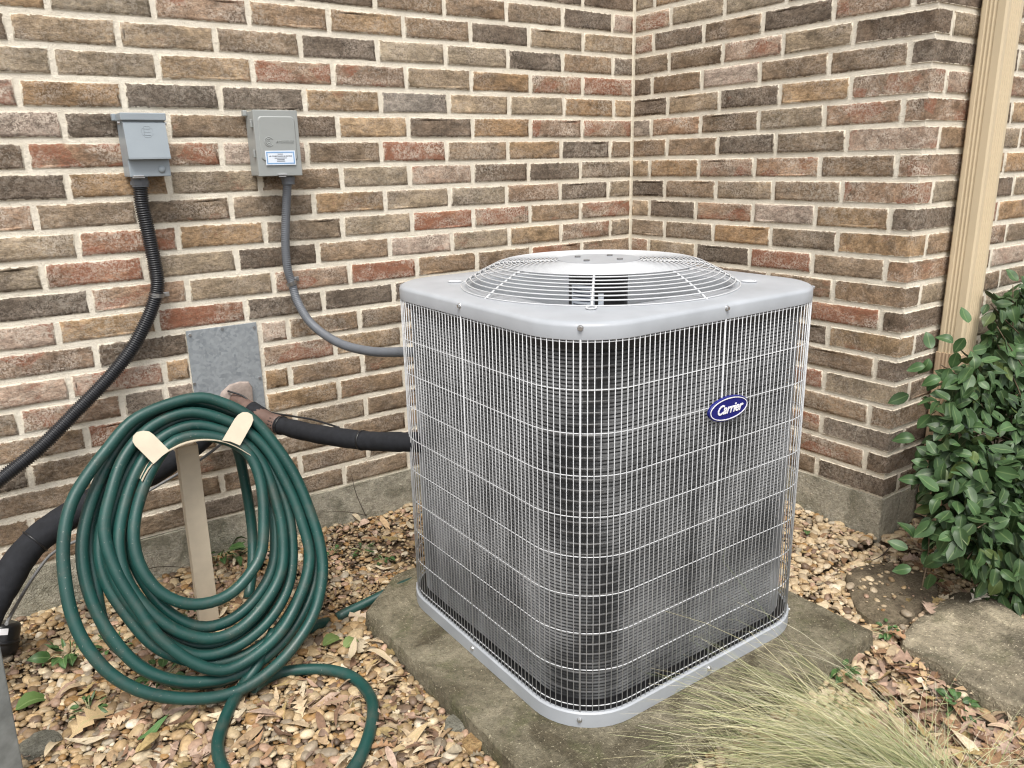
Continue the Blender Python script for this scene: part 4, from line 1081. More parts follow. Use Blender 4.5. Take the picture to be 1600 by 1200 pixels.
r_ = bmesh.ops.extrude_face_region(bm, geom=bm.faces[:]); bmesh.ops.translate(bm, verts=[v for v in r_['geom'] if isinstance(v, bmesh.types.BMVert)], vec=-tl*.001)
link('sticker', bm_mesh('sticker', bm), M_WHITE, lt)
# weathered stake, bottom left corner
S0 = on_z(16, 1225, -1.76); S1 = on_y(-36, 960, S0.y-.03)
dv = (S1-S0); bm = bmesh.new(); vs = box_bm(bm, (0, 0, .5), (.048, .03, 1.0), .003)
qz = dv.to_track_quat('Z', 'Y').to_matrix()
for v in vs: v.co = qz @ Vector((v.co.x, v.co.y, (v.co.z*1.15-.12)*dv.length))+S0
o = link('wooden_stake', bm_mesh('wooden_stake', bm), M_STAKE); tag(o, 'leaning weathered grey stake in the lower left corner', 'stake')
def rock(name, px, py, sx, sy, sz, mat, label, cat, seed, yaw=0.0, sub=3, sharp=.25, dz=0.0):
    P = on_z(px, py, -1.755); bm = bmesh.new(); bmesh.ops.create_icosphere(bm, subdivisions=sub, radius=1)
    for v in bm.verts:
        n = mnoise.noise(v.co*1.3+Vector((seed, 0, 0)))*sharp+mnoise.noise(v.co*4+Vector((0, seed, 0)))*sharp*.25
        v.co = v.co*(1+n); v.co = Vector((max(-.8, min(.8, v.co.x)), max(-.8, min(.8, v.co.y)), max(-.7, min(.62, v.co.z))))
        v.co = Vector((v.co.x*sx, v.co.y*sy, v.co.z*sz)); v.co.rotate(Matrix.Rotation(yaw, 3, 'Z'))
    o = link(name, bm_mesh(name, bm, True), mat); o.location = (P.x, P.y, gz(P.x, P.y)+dz); tag(o, label, cat); return o
M_CHUNK = concrete_material('chunk_stone', (.14, .135, .105), (.22, .21, .17), (.10, .095, .07), 8)
rock('broken_concrete', 62, 1168, .050, .042, .030, M_CHUNK, 'flat grey concrete chunk beside the stake in the lower left corner', 'rock', 3, .5)
M_RKT = concrete_material('tan_rock', (.24, .15, .065), (.40, .28, .14), (.18, .10, .045), 12)
rock('tan_rock', 740, 1165, .034, .028, .022, M_RKT, 'rusty tan rock beside the left edge of the pad near the bottom', 'rock', 8, .2)
rock('grey_rock', 712, 1135, .034, .03, .022, M_CHUNK, 'pale grey green rock touching the left edge of the concrete pad', 'rock', 12, .9)

# ------------------------------------------------------------------ flagstones
def flag(name, poly, top, thick, mat, label, seed):
    P = [on_z(px, py, top) for px, py in poly]; P = [Vector(p) for p in crom([tuple(p) for p in P], True, .03)]
    c = sum(P, Vector())/len(P); bm = bmesh.new()
    def ring(k, dz, j):
        o = []
        for p in P:
            q = p.lerp(c, k); n = mnoise.noise(Vector((q.x*12, q.y*12, seed)))*j; o.append((q.x, q.y, q.z+dz+n))
        return o
    loft(bm, [ring(-.02, -thick, .004), ring(-.01, -.014, .008), ring(.004, -.002, .005), ring(.03, .001, .006), ring(.25, .004, .010), ring(.5, .005, .012), ring(.78, .006, .010)], close_last=True)
    bmesh.ops.subdivide_edges(bm, edges=bm.edges[:], cuts=3, use_grid_fill=True)
    for v in bm.verts: v.co.z += mnoise.noise(v.co*24)*.004+mnoise.noise(v.co*75)*.0022
    o = link(name, bm_mesh(name, bm, True), mat); tag(o, label, 'flagstone'); return P
fl1 = flag('flagstone', [(1322, 898), (1345, 884), (1395, 878), (1430, 888), (1458, 905), (1467, 925), (1448, 945), (1415, 968), (1370, 970), (1345, 955), (1332, 938)], -1.736, .06, M_STONE_D, 'dark brown flat stone between the pad and the wall corner', 1)
fl2 = flag('flagstone', [(1410, 1004), (1424, 975), (1462, 945), (1500, 924), (1560, 938), (1610, 972), (1690, 1010), (1700, 1090), (1640, 1108), (1560, 1092), (1500, 1058), (1450, 1028)], -1.740, .05, M_STONE_L, 'large pale weathered flat stone in front of the shrub', 5)

# ------------------------------------------------------------------ gravel
def ico(sub):
    bm = bmesh.new(); bmesh.ops.create_icosphere(bm, subdivisions=sub, radius=1); bm.verts.ensure_lookup_table()
    V = np.array([v.co[:] for v in bm.verts]); F = np.array([[v.index for v in f.verts] for f in bm.faces]); bm.free(); return V, F
IV2, IF2 = ico(2); IV1, IF1 = ico(1)
PAL = np.array([(.40, .29, .165), (.50, .40, .26), (.54, .46, .33), (.33, .20, .085), (.28, .235, .18), (.15, .105, .075), (.40, .275, .205), (.60, .54, .44), (.36, .26, .15), (.235, .165, .10), (.46, .35, .21)])
PW = np.array([.17, .16, .10, .10, .10, .09, .09, .04, .08, .06, .11]); PW /= PW.sum()
def in_poly(x, y, P):
    c = np.zeros(len(x), bool); n = len(P)
    for i in range(n):
        a, b = P[i], P[(i+1) % n]; cond = ((a[1] > y) != (b[1] > y)) & (x < (b[0]-a[0])*(y-a[1])/(b[1]-a[1]+1e-12)+a[0]); c ^= cond
    return c
def view_mask(x, y, z, pad=60):
    v = np.stack([x-CAM.x, y-CAM.y, z-CAM.z], -1); d = v@np.array(CF); u = 800+FPX*(v@np.array(CR))/d; w_ = 600-FPX*(v@np.array(CU))/d
    return (d > .2) & (u > -pad*2) & (u < 1600+pad*3) & (w_ < 1200+pad*2.2), u, w_
def gravel():
    N = 200000
    x = rng.uniform(-3.25, 1.4, N); y = rng.uniform(-2.35, .0, N)
    z = ground_z(x, y); vm, u, w_ = view_mask(x, y, z, 150)
    ok = vm & ~((x > PAD_X0+.0) & (x < PAD_X1-.0) & (y > PAD_Y0+.0) & (y < PAD_Y1) & ((y < -.60) | (x > -1.42))) & ~((x > -.01) & (y > -WALL_L-.01))
    ok &= ~in_poly(x, y, [(p.x, p.y) for p in fl2]); 
    in1 = in_poly(x, y, [(p.x, p.y) for p in fl1]); ok &= ~(in1 & (rng.random(N) > .04))
    x, y, u, w_ = x[ok], y[ok], u[ok], w_[ok]
    # sparse patch of bare soil by the long wall
    bare = (np.abs(u-590) < 75) & (np.abs(w_-850) < 40); keep = ~(bare & (rng.random(len(x)) < .45))
    # leaf litter strip on the right has few pebbles
    lit = (u > 1330) & (w_ > 1000); keep &= ~(lit & (rng.random(len(x)) < .55))
    x, y, u, w_, bare = x[keep], y[keep], u[keep], w_[keep], bare[keep]
    n = len(x); s = np.exp(rng.normal(np.log(.0058), .40, n)); s = np.clip(s, .0030, .0165)
    fine = (u > 480) & (w_ < 960) & (u < 700); s = np.where(fine, s*.82, s)
    big = rng.random(n) < .02; s = np.where(big & ~fine, s*1.3, s)
    # dart throwing on a grid so pebbles rest beside one another
    order = np.argsort(-s); cell = .012; taken = {}; sel = []
    for i in order:
        gx_, gy_ = int(x[i]//cell), int(y[i]//cell); r_ = s[i]; bad = False; k = int(math.ceil((r_+.03)/cell)); cnt = 0
        for a in range(gx_-2, gx_+3):
            for b in range(gy_-2, gy_+3):
                for j in taken.get((a, b), ()):
                    if (x[i]-x[j])**2+(y[i]-y[j])**2 < ((r_+s[j])*.60)**2: bad = True; break
                if bad: break
            if bad: break
        if not bad: taken.setdefault((gx_, gy_), []).append(i); sel.append(i)
    sel = np.array(sel); x, y, s, u, w_ = x[sel], y[sel], s[sel], u[sel], w_[sel]; n = len(x)
    yaw = rng.uniform(0, 2*np.pi, n); tilt = rng.normal(0, .22, n); asp = rng.uniform(1.0, 1.55, n); fl = rng.uniform(.42, .75, n)
    lvl = rng.random(n)
    z = ground_z(x, y)+s*fl*(.10+.45*lvl)
    base = PAL[rng.choice(len(PAL), n, p=PW)]*rng.uniform(.60, 1.15, n)[:, None]*np.array([.93, .89, .82])
    # pebbles in front of the return wall are paler
    pale = (u > 1200); base = np.where(pale[:, None] & (rng.random(n) < .6)[:, None], base*.5+np.array([.56, .45, .30])*.5, base)
    on1 = in_poly(x, y, [(p.x, p.y) for p in fl1]); z = np.where(on1, -1.731+s*.3, z)
    out = []
    seeds = rng.normal(0, 1, (n, 6))
    for hi in (True, False):
        m_ = (s > .0085) if hi else (s <= .0085)
        IV, IF = (IV2, IF2) if False else ((IV2, IF2) if False else (IV1, IF1)) if not hi else (IV2L, IF2L)
        k = m_.sum()
        if not k: continue
        D = IV[None]*np.ones((k, 1, 1))
        sd = seeds[m_]
        lump = 1+.16*np.sin(IV[None, :, 0]*2.1*1+sd[:, None, 0]*3)*np.cos(IV[None, :, 1]*1.9+sd[:, None, 1]*3)+.11*np.sin(IV[None, :, 2]*2.6+sd[:, None, 2]*3+IV[None, :, 0]*1.7)
        D = D*lump[..., None]
        D = np.sign(D)*np.abs(D)**.92
        D[..., 0] *= (s*asp)[m_][:, None]; D[..., 1] *= s[m_][:, None]; D[..., 2] *= (s*fl)[m_][:, None]
        t = tilt[m_][:, None]; X_ = D[..., 0]*np.cos(t)-D[..., 2]*np.sin(t); Z_ = D[..., 0]*np.sin(t)+D[..., 2]*np.cos(t)
        a = yaw[m_][:, None]; XX = X_*np.cos(a)-D[..., 1]*np.sin(a); YY = X_*np.sin(a)+D[..., 1]*np.cos(a)
        V = np.stack([XX+x[m_][:, None], YY+y[m_][:, None], Z_+z[m_][:, None]], -1)
        # keep pebbles clear of wall faces
        F = IF[None]+(np.arange(k)*len(IV))[:, None, None]
        col = np.concatenate([np.repeat(base[m_][:, None], len(IV), 1), np.ones((k, len(IV), 1))], -1)
        out.append((V.reshape(-1, 3), F.reshape(-1, 3), col.reshape(-1, 4)))
    V = np.vstack([o[0] for o in out]); off = 0; Fs = []
    for o in out: Fs.append(o[1]+off); off += len(o[0])
    me = mesh_np('gravel', V, np.vstack(Fs), True, np.vstack([o[2] for o in out]))
    g = link('gravel', me, M_PEB); tag(g, 'mixed tan and cream river pebbles covering the bed', None, None, 'stuff')
    print('pebbles', n, 'tris', len(me.polygons))
IV2L, IF2L = IV2, IF2
IV2L, IF2L = ico(2)
gravel()

# ------------------------------------------------------------------ leaves
def leaf_shape(kind, seed):
    """returns verts (x along the leaf, y across, z up), faces, vein value; unit length"""
    r = random.Random(seed); prof = []
    if kind == 'oval': prof = [(0, .0), (.06, .11), (.18, .23), (.38, .305), (.6, .285), (.78, .19), (.9, .09), (1.0, 0)]
    if kind == 'lance': prof = [(0, 0), (.1, .05), (.3, .10), (.5, .115), (.7, .085), (.88, .035), (1, 0)]
    if kind == 'oak': prof = [(0, .015), (.12, .03), (.2, .16), (.27, .07), (.38, .25), (.47, .10), (.58, .30), (.68, .12), (.8, .22), (.9, .10), (1, 0)]
    V, F, ve = [], [], []
    curl, fold, bend = r.uniform(-.5, .9), r.uniform(.05, .35), r.uniform(-.35, .25)
    if kind == 'oval': curl, fold, bend = r.uniform(-.1, .25), r.uniform(.12, .3), r.uniform(-.45, -.1)
    for x, h in prof:
        zc = bend*x*x+.08*math.sin(x*5+seed)
        for j in (-1, -.5, 0, .5, 1):
            yy = j*h; z = zc+fold*abs(yy)+curl*yy*yy*1.5+(r.uniform(-.02, .02) if kind != 'oval' else 0)
            V.append((x, yy, z)); ve.append(1.0 if j == 0 else 0.0)
    for i in range(len(prof)-1):
        for j in range(4): F.append((i*5+j, i*5+j+1, (i+1)*5+j+1, (i+1)*5+j))
    return np.array(V), np.array(F), np.array(ve)
def leaf_mesh(name, kind, seed, mat):
    V, F, ve = leaf_shape(kind, seed); me = mesh_np(name, V, F, True)
    a = me.attributes.new('vein', 'FLOAT', 'POINT'); a.data.foreach_set('value', ve.astype(np.float32)); me.materials.append(mat); return me
def frame(d, nrm):
    d = Vector(d).normalized(); n = Vector(nrm); n = (n-d*n.dot(d))
    if n.length < 1e-4: n = Vector((0, 0, 1))-d*d.z
    n.normalize(); y = n.cross(d); return Matrix((d, y, n)).transposed()
def leaves_stuff(name, specs, shapes, mat, parent=None, label=None):
    """specs: list of (shape index, 3x3 rot, scale, pos, colour)"""
    V, F, C, E = [], [], [], []; off = 0
    for si, Rm, sc, pos, col in specs:
        v, f, ve = shapes[si]; A = np.array(Rm); V.append((v*sc)@A.T+np.array(pos)); F.append(f+off); off += len(v)
        C.append(np.tile((*col, 1), (len(v), 1))); E.append(ve)
    me = mesh_np(name, np.vstack(V), np.vstack(F), True, np.vstack(C)); a = me.attributes.new('vein', 'FLOAT', 'POINT'); a.data.foreach_set('value', np.concatenate(E).astype(np.float32))
    o = link(name, me, mat, parent); tag(o, label, None, None, 'stuff'); return o

# ---- evergreen shrub on the right
def shrub():
    root = empty('evergreen_shrub', (.55, -1.45, -1.76), 'leafy dark green evergreen shrub climbing over the foot of the downspout', 'shrub')
    sh = [leaf_mesh('leaf', 'oval', 100+i, M_LEAF) for i in range(5)]; shp = [leaf_shape('oval', 100+i) for i in range(5)]
    blobs = []                                        # (centre px, radius px, distance in front of the wall)
    for px, py, rp, y in ((1590, 505, 42, -1.29), (1560, 560, 45, -1.32), (1605, 590, 60, -1.36), (1530, 625, 42, -1.35), (1500, 610, 26, -1.33), (1575, 680, 75, -1.42), (1500, 700, 48, -1.42), (1475, 735, 38, -1.42),
                          (1545, 760, 75, -1.50), (1600, 780, 80, -1.52), (1490, 790, 48, -1.48), (1560, 840, 75, -1.56), (1610, 870, 70, -1.58), (1510, 840, 48, -1.54), (1590, 915, 50, -1.60), (1640, 700, 80, -1.45), (1545, 525, 26, -1.345), (1520, 590, 34, -1.37), (1490, 645, 34, -1.37), (1552, 480, 20, -1.30), (1575, 462, 22, -1.29), (1605, 452, 26, -1.28), (1660, 850, 80, -1.56), (1650, 590, 60, -1.36), (1640, 500, 55, -1.28)):
        c = on_y(px, py, y); dist = (c-CAM).dot(CF); blobs.append((c, rp/FPX*dist))
    specs = []
    rl = random.Random(11)
    wl = -WALL_L-.02
    tries = 0
    vol = sum(r**2 for c, r in blobs)
    while len(specs) < 2700 and tries < 60000:
        tries += 1
        c, r = rl.choices(blobs, [b[1]**2 for b in blobs])[0]
        d = Vector((rl.gauss(0, 1), rl.gauss(0, 1), rl.gauss(0, 1))).normalized(); k = rl.random()**.35
        P = c+Vector((d.x*r, d.y*r*.75, d.z*r))*k
        if P.y > wl or P.z < -1.765 or P.x < .02+0*P.y and P.y > -1.2: continue
        if P.x < .20 and P.z > -1.1 : continue
        if .18 < P.x < .32 and P.y > -1.29: continue
        out_ = (d+Vector((-.35, -.45, .35))).normalized()
        tip = (d*.7+Vector((rl.uniform(-.5, .5), rl.uniform(-.5, .5), rl.uniform(-1.0, .1)))).normalized()
        nrm = (out_+Vector((rl.uniform(-.6, .6), rl.uniform(-.6, .6), rl.uniform(-.2, .7)))).normalized()
        sc = rl.uniform(.037, .064); g = rl.uniform(.62, 1.3); yel = rl.random()
        col = (.042*g*(1.7 if yel > .9 else 1), .083*g*(1.25 if yel > .9 else 1), .029*g)
        Rm = frame(tip, nrm); u, v_, dz = project(P)
        vis = -dz*1.0+.35*(nrm.dot((CAM-P).normalized()))+2.0*k-(5 if not (-10 < u < 1612 and v_ < 1210) else 0)
        specs.append((vis, rl.randrange(5), Rm, sc, P, col))
    # stray sprays reaching left over the bricks and pipe
    for px, py, y, ang in ((1420, 617, -1.25, 200), (1440, 622, -1.25, -30), (1452, 560, -1.30, 250), (1456, 545, -1.30, 100), (1445, 572, -1.30, 190), (1462, 590, -1.31, 250), (1512, 505, -1.31, 90), (1507, 528, -1.31, 240), (1490, 535, -1.32, 150), (1495, 550, -1.33, 265), (1520, 548, -1.33, 10), (1484, 575, -1.33, 260), (1470, 590, -1.33, 200), (1455, 648, -1.33, 230), (1430, 685, -1.30, 180), (1437, 700, -1.34, 270),
                           (1418, 858, -1.42, 150), (1428, 840, -1.42, 120), (1440, 858, -1.44, 40), (1424, 888, -1.46, 190), (1442, 882, -1.46, 60), (1452, 895, -1.47, 280), (1436, 752, -1.38, 170), (1445, 765, -1.38, 250), (1462, 760, -1.40, 290)):
        P = on_y(px, py, y); t = R(ang); dpx = CR*math.cos(t)+CU*math.sin(t)
        sc = rl.uniform(.046, .060); Rm = frame(dpx+CF*.2, -CF+Vector((rl.uniform(-.4, .4), rl.uniform(-.2, .2), .5))); g = rl.uniform(.8, 1.3)
        specs.append((9, rl.randrange(5), Rm, sc, P, (.042*g, .085*g, .029*g)))
    specs.sort(key=lambda s: -s[0])
    pinv = (Matrix.Translation(root.location)).inverted()
    for vis, si, Rm, sc, P, col in specs[:300]:
        o = bpy.data.objects.new('leaf', sh[si]); COL.objects.link(o); o.parent = root; o.matrix_parent_inverse = pinv
        o.matrix_basis = Matrix.Translation(P) @ Rm.to_4x4() @ Matrix.Diagonal((sc, sc, sc, 1)); o.color = (*col, 1)
    leaves_stuff('foliage', [s[1:] for s in specs[300:]], shp, M_LEAFS, root)
    its = []
    for i in range(46):
        c, r = rl.choice(blobs); b = Vector((rl.uniform(.3, 1.0), rl.uniform(-1.42, -1.25), -1.77)); e = c+Vector((rl.uniform(-1, 1), rl.uniform(-.6, .3), rl.uniform(-1, 1)))*r*.9
        e.y = min(e.y, wl-.01)
        mid = b.lerp(e, .5)+Vector((rl.uniform(-.06, .06), rl.uniform(-.05, .02), .08)); mid.y = min(mid.y, wl-.01)
        its.append(tube(crom([tuple(b), tuple(mid), tuple(e)], False, .05), np.linspace(.0045, .0015, len(crom([tuple(b), tuple(mid), tuple(e)], False, .05))), 5))
    for pts in (((1440, 622, -1.25), (1455, 632, -1.28), (1480, 655, -1.34)), ((1470, 570, -1.31), (1500, 588, -1.33), (1545, 610, -1.38)), ((1440, 920, -1.47), (1450, 870, -1.46), (1452, 830, -1.45))):
        pp = crom([tuple(on_y(*q)) for q in pts], False, .02); its.append(tube(pp, .0022, 5))
    link('stems', tubes_mesh('stems', its), M_STEM, root)
shrub()

# ---- fallen leaves
DRYC = [(.36, .25, .145), (.42, .32, .205), (.26, .155, .085), (.46, .385, .27), (.32, .215, .155), (.30, .22, .10), (.20, .12, .075), (.40, .29, .22)]
dsh = [leaf_shape('lance', 200+i) for i in range(5)]+[leaf_shape('oak', 300+i) for i in range(4)]+[leaf_shape('oval', 400+i) for i in range(3)]
def litter():
    rl = random.Random(5); specs = []
    zones = [(330, 1010, 170, 90, 50), (420, 1120, 150, 80, 66), (560, 1080, 70, 60, 22), (250, 1160, 110, 50, 40), (120, 1090, 110, 90, 16), (610, 1170, 80, 40, 32), (400, 900, 60, 40, 26), (590, 830, 70, 60, 26), (1400, 1040, 60, 40, 80), (1480, 1120, 90, 60, 170), (1560, 1160, 60, 40, 90), (1440, 905, 40, 30, 26), (1300, 850, 60, 40, 12), (1500, 935, 60, 15, 16), (1360, 1010, 30, 20, 20)]
    for cx, cy, sx, sy, n in zones:
        for _ in range(n):
            px, py = rl.gauss(cx, sx*.6), rl.gauss(cy, sy*.6); P = on_z(px, py, -1.755)
            if PAD_X0-.01 < P.x < PAD_X1+.01 and PAD_Y0-.01 < P.y < PAD_Y1: continue
            if P.y > -.03 or (P.x > -.03 and P.y > -1.2): continue
            z = gz(P.x, P.y)+rl.uniform(.006, .018); kind = rl.choices(range(12), [4]*5+[2]*4+[1.2]*3)[0]
            sc = rl.uniform(.045, .095) if kind < 5 else rl.uniform(.045, .085) if kind < 9 else rl.uniform(.03, .05)
            t = rl.uniform(0, 6.283); Rm = frame((math.cos(t), math.sin(t), rl.uniform(-.25, .25)), (rl.gauss(0, .35), rl.gauss(0, .35), 1)); k = rl.uniform(.7, 1.2); c = rl.choice(DRYC)
            specs.append((kind, Rm, sc, (P.x, P.y, z), tuple(a*k for a in c)))
    for _ in range(1500):
        px, py = rl.choice([(rl.uniform(-10, 560), rl.uniform(960, 1210)), (rl.uniform(440, 660), rl.uniform(800, 960)), (rl.uniform(560, 760), rl.uniform(1000, 1210)), (rl.uniform(1230, 1500), rl.uniform(800, 960)), (rl.uniform(1330, 1610), rl.uniform(1000, 1210)), (rl.uniform(300, 420), rl.uniform(860, 960))]); P = on_z(px, py, -1.755)
        if PAD_X0-.01 < P.x < PAD_X1+.01 and PAD_Y0-.01 < P.y < PAD_Y1: continue
        if P.y > -.02 or (P.x > -.02 and P.y > -1.19): continue
        t = rl.uniform(0, 6.283); k = rl.uniform(.45, 1.1); c = rl.choice(DRYC)
        specs.append((rl.randrange(12), frame((math.cos(t), math.sin(t), rl.uniform(-.3, .3)), (rl.gauss(0, .4), rl.gauss(0, .4), 1)), rl.uniform(.014, .036), (P.x, P.y, gz(P.x, P.y)+rl.uniform(.006, .014)), tuple(a*k for a in c)))
    o = leaves_stuff('leaf_litter', specs, dsh, M_LITTER, None, 'dry curled leaf litter scattered over the gravel')
litter()
lm = {k: leaf_mesh('fallen_leaf', k, s, M_DRY) for k, s in (('lance', 201), ('oak', 301), ('oval', 401))}
lm['lance2'] = leaf_mesh('fallen_leaf', 'lance', 204, M_DRY); lm['oak2'] = leaf_mesh('fallen_leaf', 'oak', 303, M_DRY)
def one_leaf(px, py, ang, sc, kind, col, label, dz=.018, base=None):
    P = on_z(px, py, -1.755 if base is None else base); z = (gz(P.x, P.y) if base is None else base)+dz; t = R(ang)
    o = bpy.data.objects.new('fallen_leaf', lm[kind]); COL.objects.link(o)
    Rm = frame((math.cos(t), math.sin(t), .05), (.05, -.12, 1)); o.matrix_basis = Matrix.Translation((P.x, P.y, z)) @ Rm.to_4x4() @ Matrix.Diagonal((sc, sc, sc, 1)); o.color = (*col, 1)
    tag(o, label, 'leaf', 'fallen leaves lying on the bed')
one_leaf(575, 800, 12, .105, 'oval', (.19, .23, .085), 'pale green leaf lying at the foot of the long brick wall', .03)
one_leaf(1515, 945, -10, .105, 'oak', (.62, .56, .46), 'pale lobed leaf lying on the large pale stone', .012, -1.732)
one_leaf(1425, 1055, -75, .09, 'oak2', (.55, .46, .35), 'cream lobed leaf on the litter before the pale stone')
one_leaf(1408, 1040, -60, .075, 'oval', (.44, .32, .13), 'yellow brown oval leaf between the pad corner and pale stone')
one_leaf(540, 955, -70, .10, 'oak2', (.46, .36, .26), 'broad tan leaf beside the cut gap in the green hose')
one_leaf(505, 1015, 10, .065, 'oval', (.12, .17, .05), 'green leaf on the gravel left of the pad corner')
one_leaf(538, 1020, 20, .06, 'oval', (.15, .20, .07), 'second green leaf on the gravel nearest the pad')
one_leaf(25, 1115, 10, .08, 'oval', (.07, .12, .03), 'dark green leaf near the leaning stake')
one_leaf(215, 1165, 25, .085, 'lance2', (.075, .15, .05), 'long green leaf under the coiled hose at the bottom')
one_leaf(108, 1165, 30, .12, 'oak', (.42, .31, .17), 'curled tan leaf right of the flat concrete chunk')
one_leaf(72, 1195, 60, .09, 'lance', (.47, .38, .25), 'pale narrow leaf in front of the flat concrete chunk')
one_leaf(575, 1035, -55, .085, 'lance', (.44, .35, .23), 'curled beige leaf on top of the hose bend', .035)
one_leaf(548, 1050, 55, .085, 'lance2', (.42, .34, .23), 'upright beige leaf crossing the hose bend', .04)
one_leaf(600, 1075, 5, .07, 'lance', (.45, .35, .23), 'narrow beige leaf right of the hose bend')
one_leaf(505, 1120, 15, .075, 'oak2', (.33, .22, .15), 'brown lobed leaf inside the trailing hose loop')
one_leaf(400, 1140, 35, .075, 'lance', (.40, .27, .19), 'reddish tan leaf left of the trailing hose loop')
one_leaf(612, 1190, 12, .11, 'lance2', (.40, .30, .17), 'long tan leaf at the bottom edge left of the pad')
one_leaf(1260, 848, 40, .035, 'oval', (.055, .10, .03), 'small green leaf on pebbles right of the unit')
one_leaf(1465, 916, -5, .06, 'lance', (.17, .24, .07), 'yellow green leaf between the two flat stones')
one_leaf(1500, 1105, -25, .075, 'oak', (.40, .27, .19), 'brown lobed leaf beside the grass clump')
one_leaf(1545, 1120, -50, .085, 'lance', (.44, .32, .22), 'pinkish narrow leaf at the right edge behind the grass')

# ---- small weeds
def weed(px, py, n, size, label, seed, base=None):
    P = on_z(px, py, -1.755); z = gz(P.x, P.y); root = empty('weed', (P.x, P.y, z), label, 'weed', 'small weeds in the gravel'); rl = random.Random(seed); sp = []
    for i in range(n):
        t = rl.uniform(0, 6.283); k = rl.uniform(.2, 1)*size; el = rl.uniform(.1, .9)
        Q = (P.x+math.cos(t)*k*.7, P.y+math.sin(t)*k*.7, z+.008+rl.uniform(0, .45)*size)
        g = rl.uniform(.7, 1.4); sp.append((rl.randrange(5), frame((math.cos(t), math.sin(t), el*.5), (rl.gauss(0, .4), rl.gauss(0, .4), 1)), rl.uniform(.35, .75)*size, Q, (.045*g, .095*g, .028*g)))
    o = leaves_stuff('foliage', sp, [leaf_shape('oval', 500+i) for i in range(3)]+[leaf_shape('lance', 600+i) for i in range(2)], M_LEAFS, root); 
    its = []
    for i in range(5):
        t = rl.uniform(0, 6.283); its.append(tube(crom([(P.x, P.y, z), (P.x+math.cos(t)*size*.5, P.y+math.sin(t)*size*.5, z+size*.5), (P.x+math.cos(t)*size, P.y+math.sin(t)*size, z+size*.45)], False, .012), .0011, 5))
    link('stems', tubes_mesh('stems', its), M_LITTERSTEM, root)
M_LITTERSTEM = simple('pale_stem', (.27, .27, .14), .7)
for args in ((110, 1035, 26, .07, 'weed with pale stems left of the coiled hose', 1), (178, 1020, 16, .05, 'dark weed showing under the left side of the hose', 2), (140, 1115, 18, .045, 'low weed in the gravel below the coiled hose', 3), (352, 885, 34, .08, 'weed tuft right of the hanger post', 4), (305, 975, 14, .05, 'grassy weed at the foot of the hanger post', 5),
             (255, 1070, 22, .06, 'weed squeezed under the bottom of the coiled hose', 6), (518, 875, 14, .04, 'dark green weed just right of the coiled hose', 7), (568, 868, 18, .04, 'weed on the bare soil between hose and unit', 8), (602, 880, 14, .035, 'weed nearest the left side of the unit', 9), (1385, 992, 16, .04, 'blue green weed at the right corner of the pad', 10), (1318, 1048, 22, .045, 'bright green weed below the right edge of the pad', 12), (1500, 1092, 26, .05, 'mossy weed along the edge of the pale stone', 13)):
    weed(*args)
M_TWIG = simple('dark_twig', (.05, .035, .025), .85)
def twig(pts, r, label):
    pp = crom([tuple(on_y(*q)) for q in pts], False, .02); o = link('twig', tubes_mesh('twig', [tube(pp, np.linspace(r, r*.5, len(pp)), 5)]), M_TWIG); tag(o, label, 'twig', 'thin twigs by the foundation')
twig([(571, 805, -.045), (556, 770, -.012), (549, 740, -.011)], .0016, 'thin upright twig against the concrete foundation')
twig([(574, 806, -.05), (545, 800, -.03), (500, 800, -.02)], .0015, 'thin horizontal twig at the foot of the long wall')
twig([(222, 890, -.06), (258, 885, -.03), (300, 888, -.03)], .0015, 'thin twig seen through the coiled hose')
twig([(1395, 850, -1.24), (1378, 868, -1.26), (1362, 876, -1.30)], .002, 'dark twig at the foot of the outside wall corner')
twig([(1300, 833, -.98), (1305, 805, -.97), (1313, 790, -.97)], .0014, 'tiny sprig against the wing wall foundation')

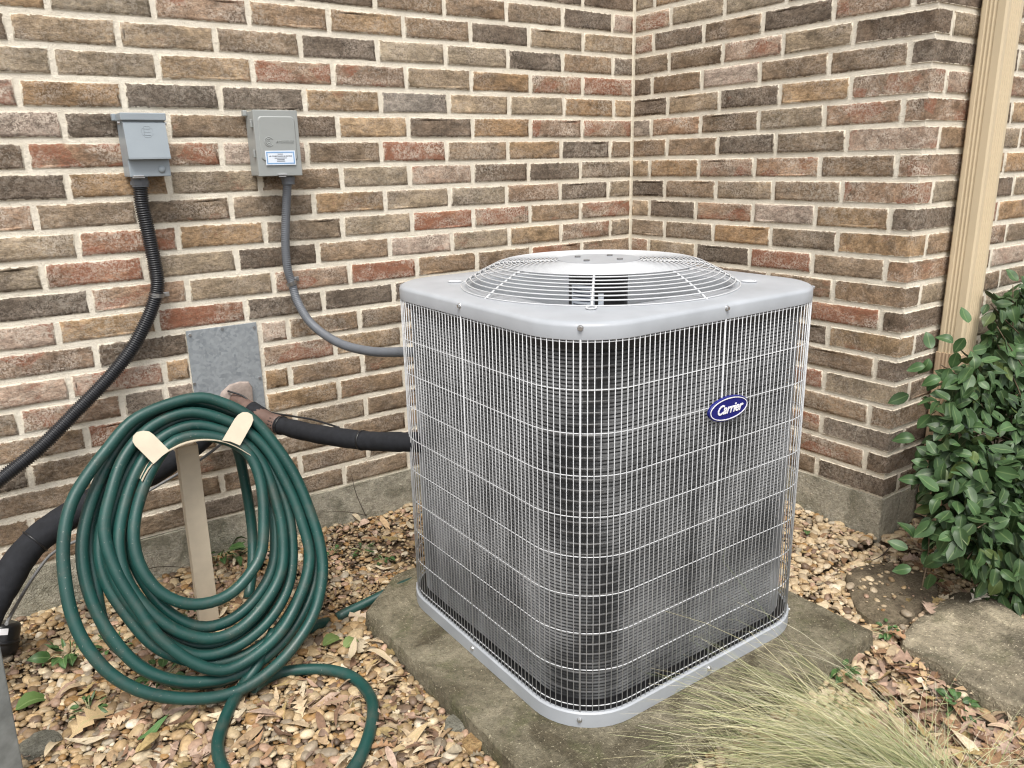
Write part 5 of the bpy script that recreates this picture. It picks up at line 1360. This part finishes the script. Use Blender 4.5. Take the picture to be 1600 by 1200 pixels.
# ---- feather grass clump
def grass():
    rl = np.random.default_rng(21); N = 3600; K = 8
    base = on_z(1458, 1278, -1.79); lean = np.array([-.78, .50, 0]); lean /= np.linalg.norm(lean)
    bx = base.x+rl.normal(0, .060, N); by = base.y+rl.normal(0, .055, N)
    az = math.atan2(lean[1], lean[0])+rl.normal(-.12, .40, N)
    stray = rl.random(N) < .16; az = np.where(stray, rl.uniform(-math.pi, math.pi, N), az)
    L = np.clip(rl.normal(.40, .10, N), .16, .72); L = np.where(stray, L*.7, L)
    el0 = np.radians(np.clip(rl.normal(35, 12, N), 6, 80)); bend = np.radians(np.clip(rl.normal(66, 22, N), 12, 120)); swirl = rl.normal(0, .28, N)
    pos = np.stack([bx, by, np.full(N, -1.80)], -1); P = [pos.copy()]; Wd = []
    for k in range(K):
        t = (k+.5)/K; el = el0-bend*t**1.4; a = az+swirl*t
        d = np.stack([np.cos(el)*np.cos(a), np.cos(el)*np.sin(a), np.sin(el)], -1); pos = pos+d*(L/K)[:, None]
        fl = np.where((pos[:, 0] > PAD_X0) & (pos[:, 0] < PAD_X1) & (pos[:, 1] > PAD_Y0), PAD_TOP+.004, -1.79)+rl.uniform(0, .012, N)
        pos[:, 2] = np.maximum(pos[:, 2], fl)
        # stay outside the unit
        ins = (pos[:, 1] > CY-.405) & (pos[:, 0] < CX+.405) & (pos[:, 0] > CX-.405); pos[:, 1] = np.where(ins, CY-.405, pos[:, 1])
        P.append(pos.copy())
    P = np.stack(P, 1)
    T = np.gradient(P, axis=1); side = np.cross(T, np.array([0, 0, 1.0])+rl.normal(0, .5, (N, 1, 3))); side /= np.linalg.norm(side, axis=-1, keepdims=True)+1e-9
    wk = np.linspace(1, .25, K+1)[None, :, None]*(.00045+.0006*rl.random((N, 1, 1))**2)
    V = np.stack([P-side*wk, P+side*wk], 2).reshape(-1, 3)
    i = np.arange(N)[:, None]*(2*(K+1))+np.arange(K)[None]*2
    F = np.stack([i, i+1, i+3, i+2], -1).reshape(-1, 4)
    tt = rl.random(N); c0 = np.array([.53, .475, .28]); c1 = np.array([.40, .40, .22]); c2 = np.array([.62, .57, .42]); c3 = np.array([.19, .23, .09])
    col = np.where((tt < .4)[:, None], c0, np.where((tt < .68)[:, None], c1, np.where((tt < .88)[:, None], c2, c3)))*rl.uniform(.75, 1.2, N)[:, None]
    green = np.array([.13, .19, .055]); f = np.linspace(.55, 0, K+1)[None, :, None]
    C = col[:, None]*(1-f)+green*f; C = np.concatenate([np.repeat(C[:, :, None], 2, 2), np.ones((N, K+1, 2, 1))], -1).reshape(-1, 4)
    o = link('feather_grass', mesh_np('feather_grass', V, F, False, C), M_GRASS); tag(o, 'arching clump of pale straw coloured feather grass in front of the pad', 'ornamental grass')
grass()
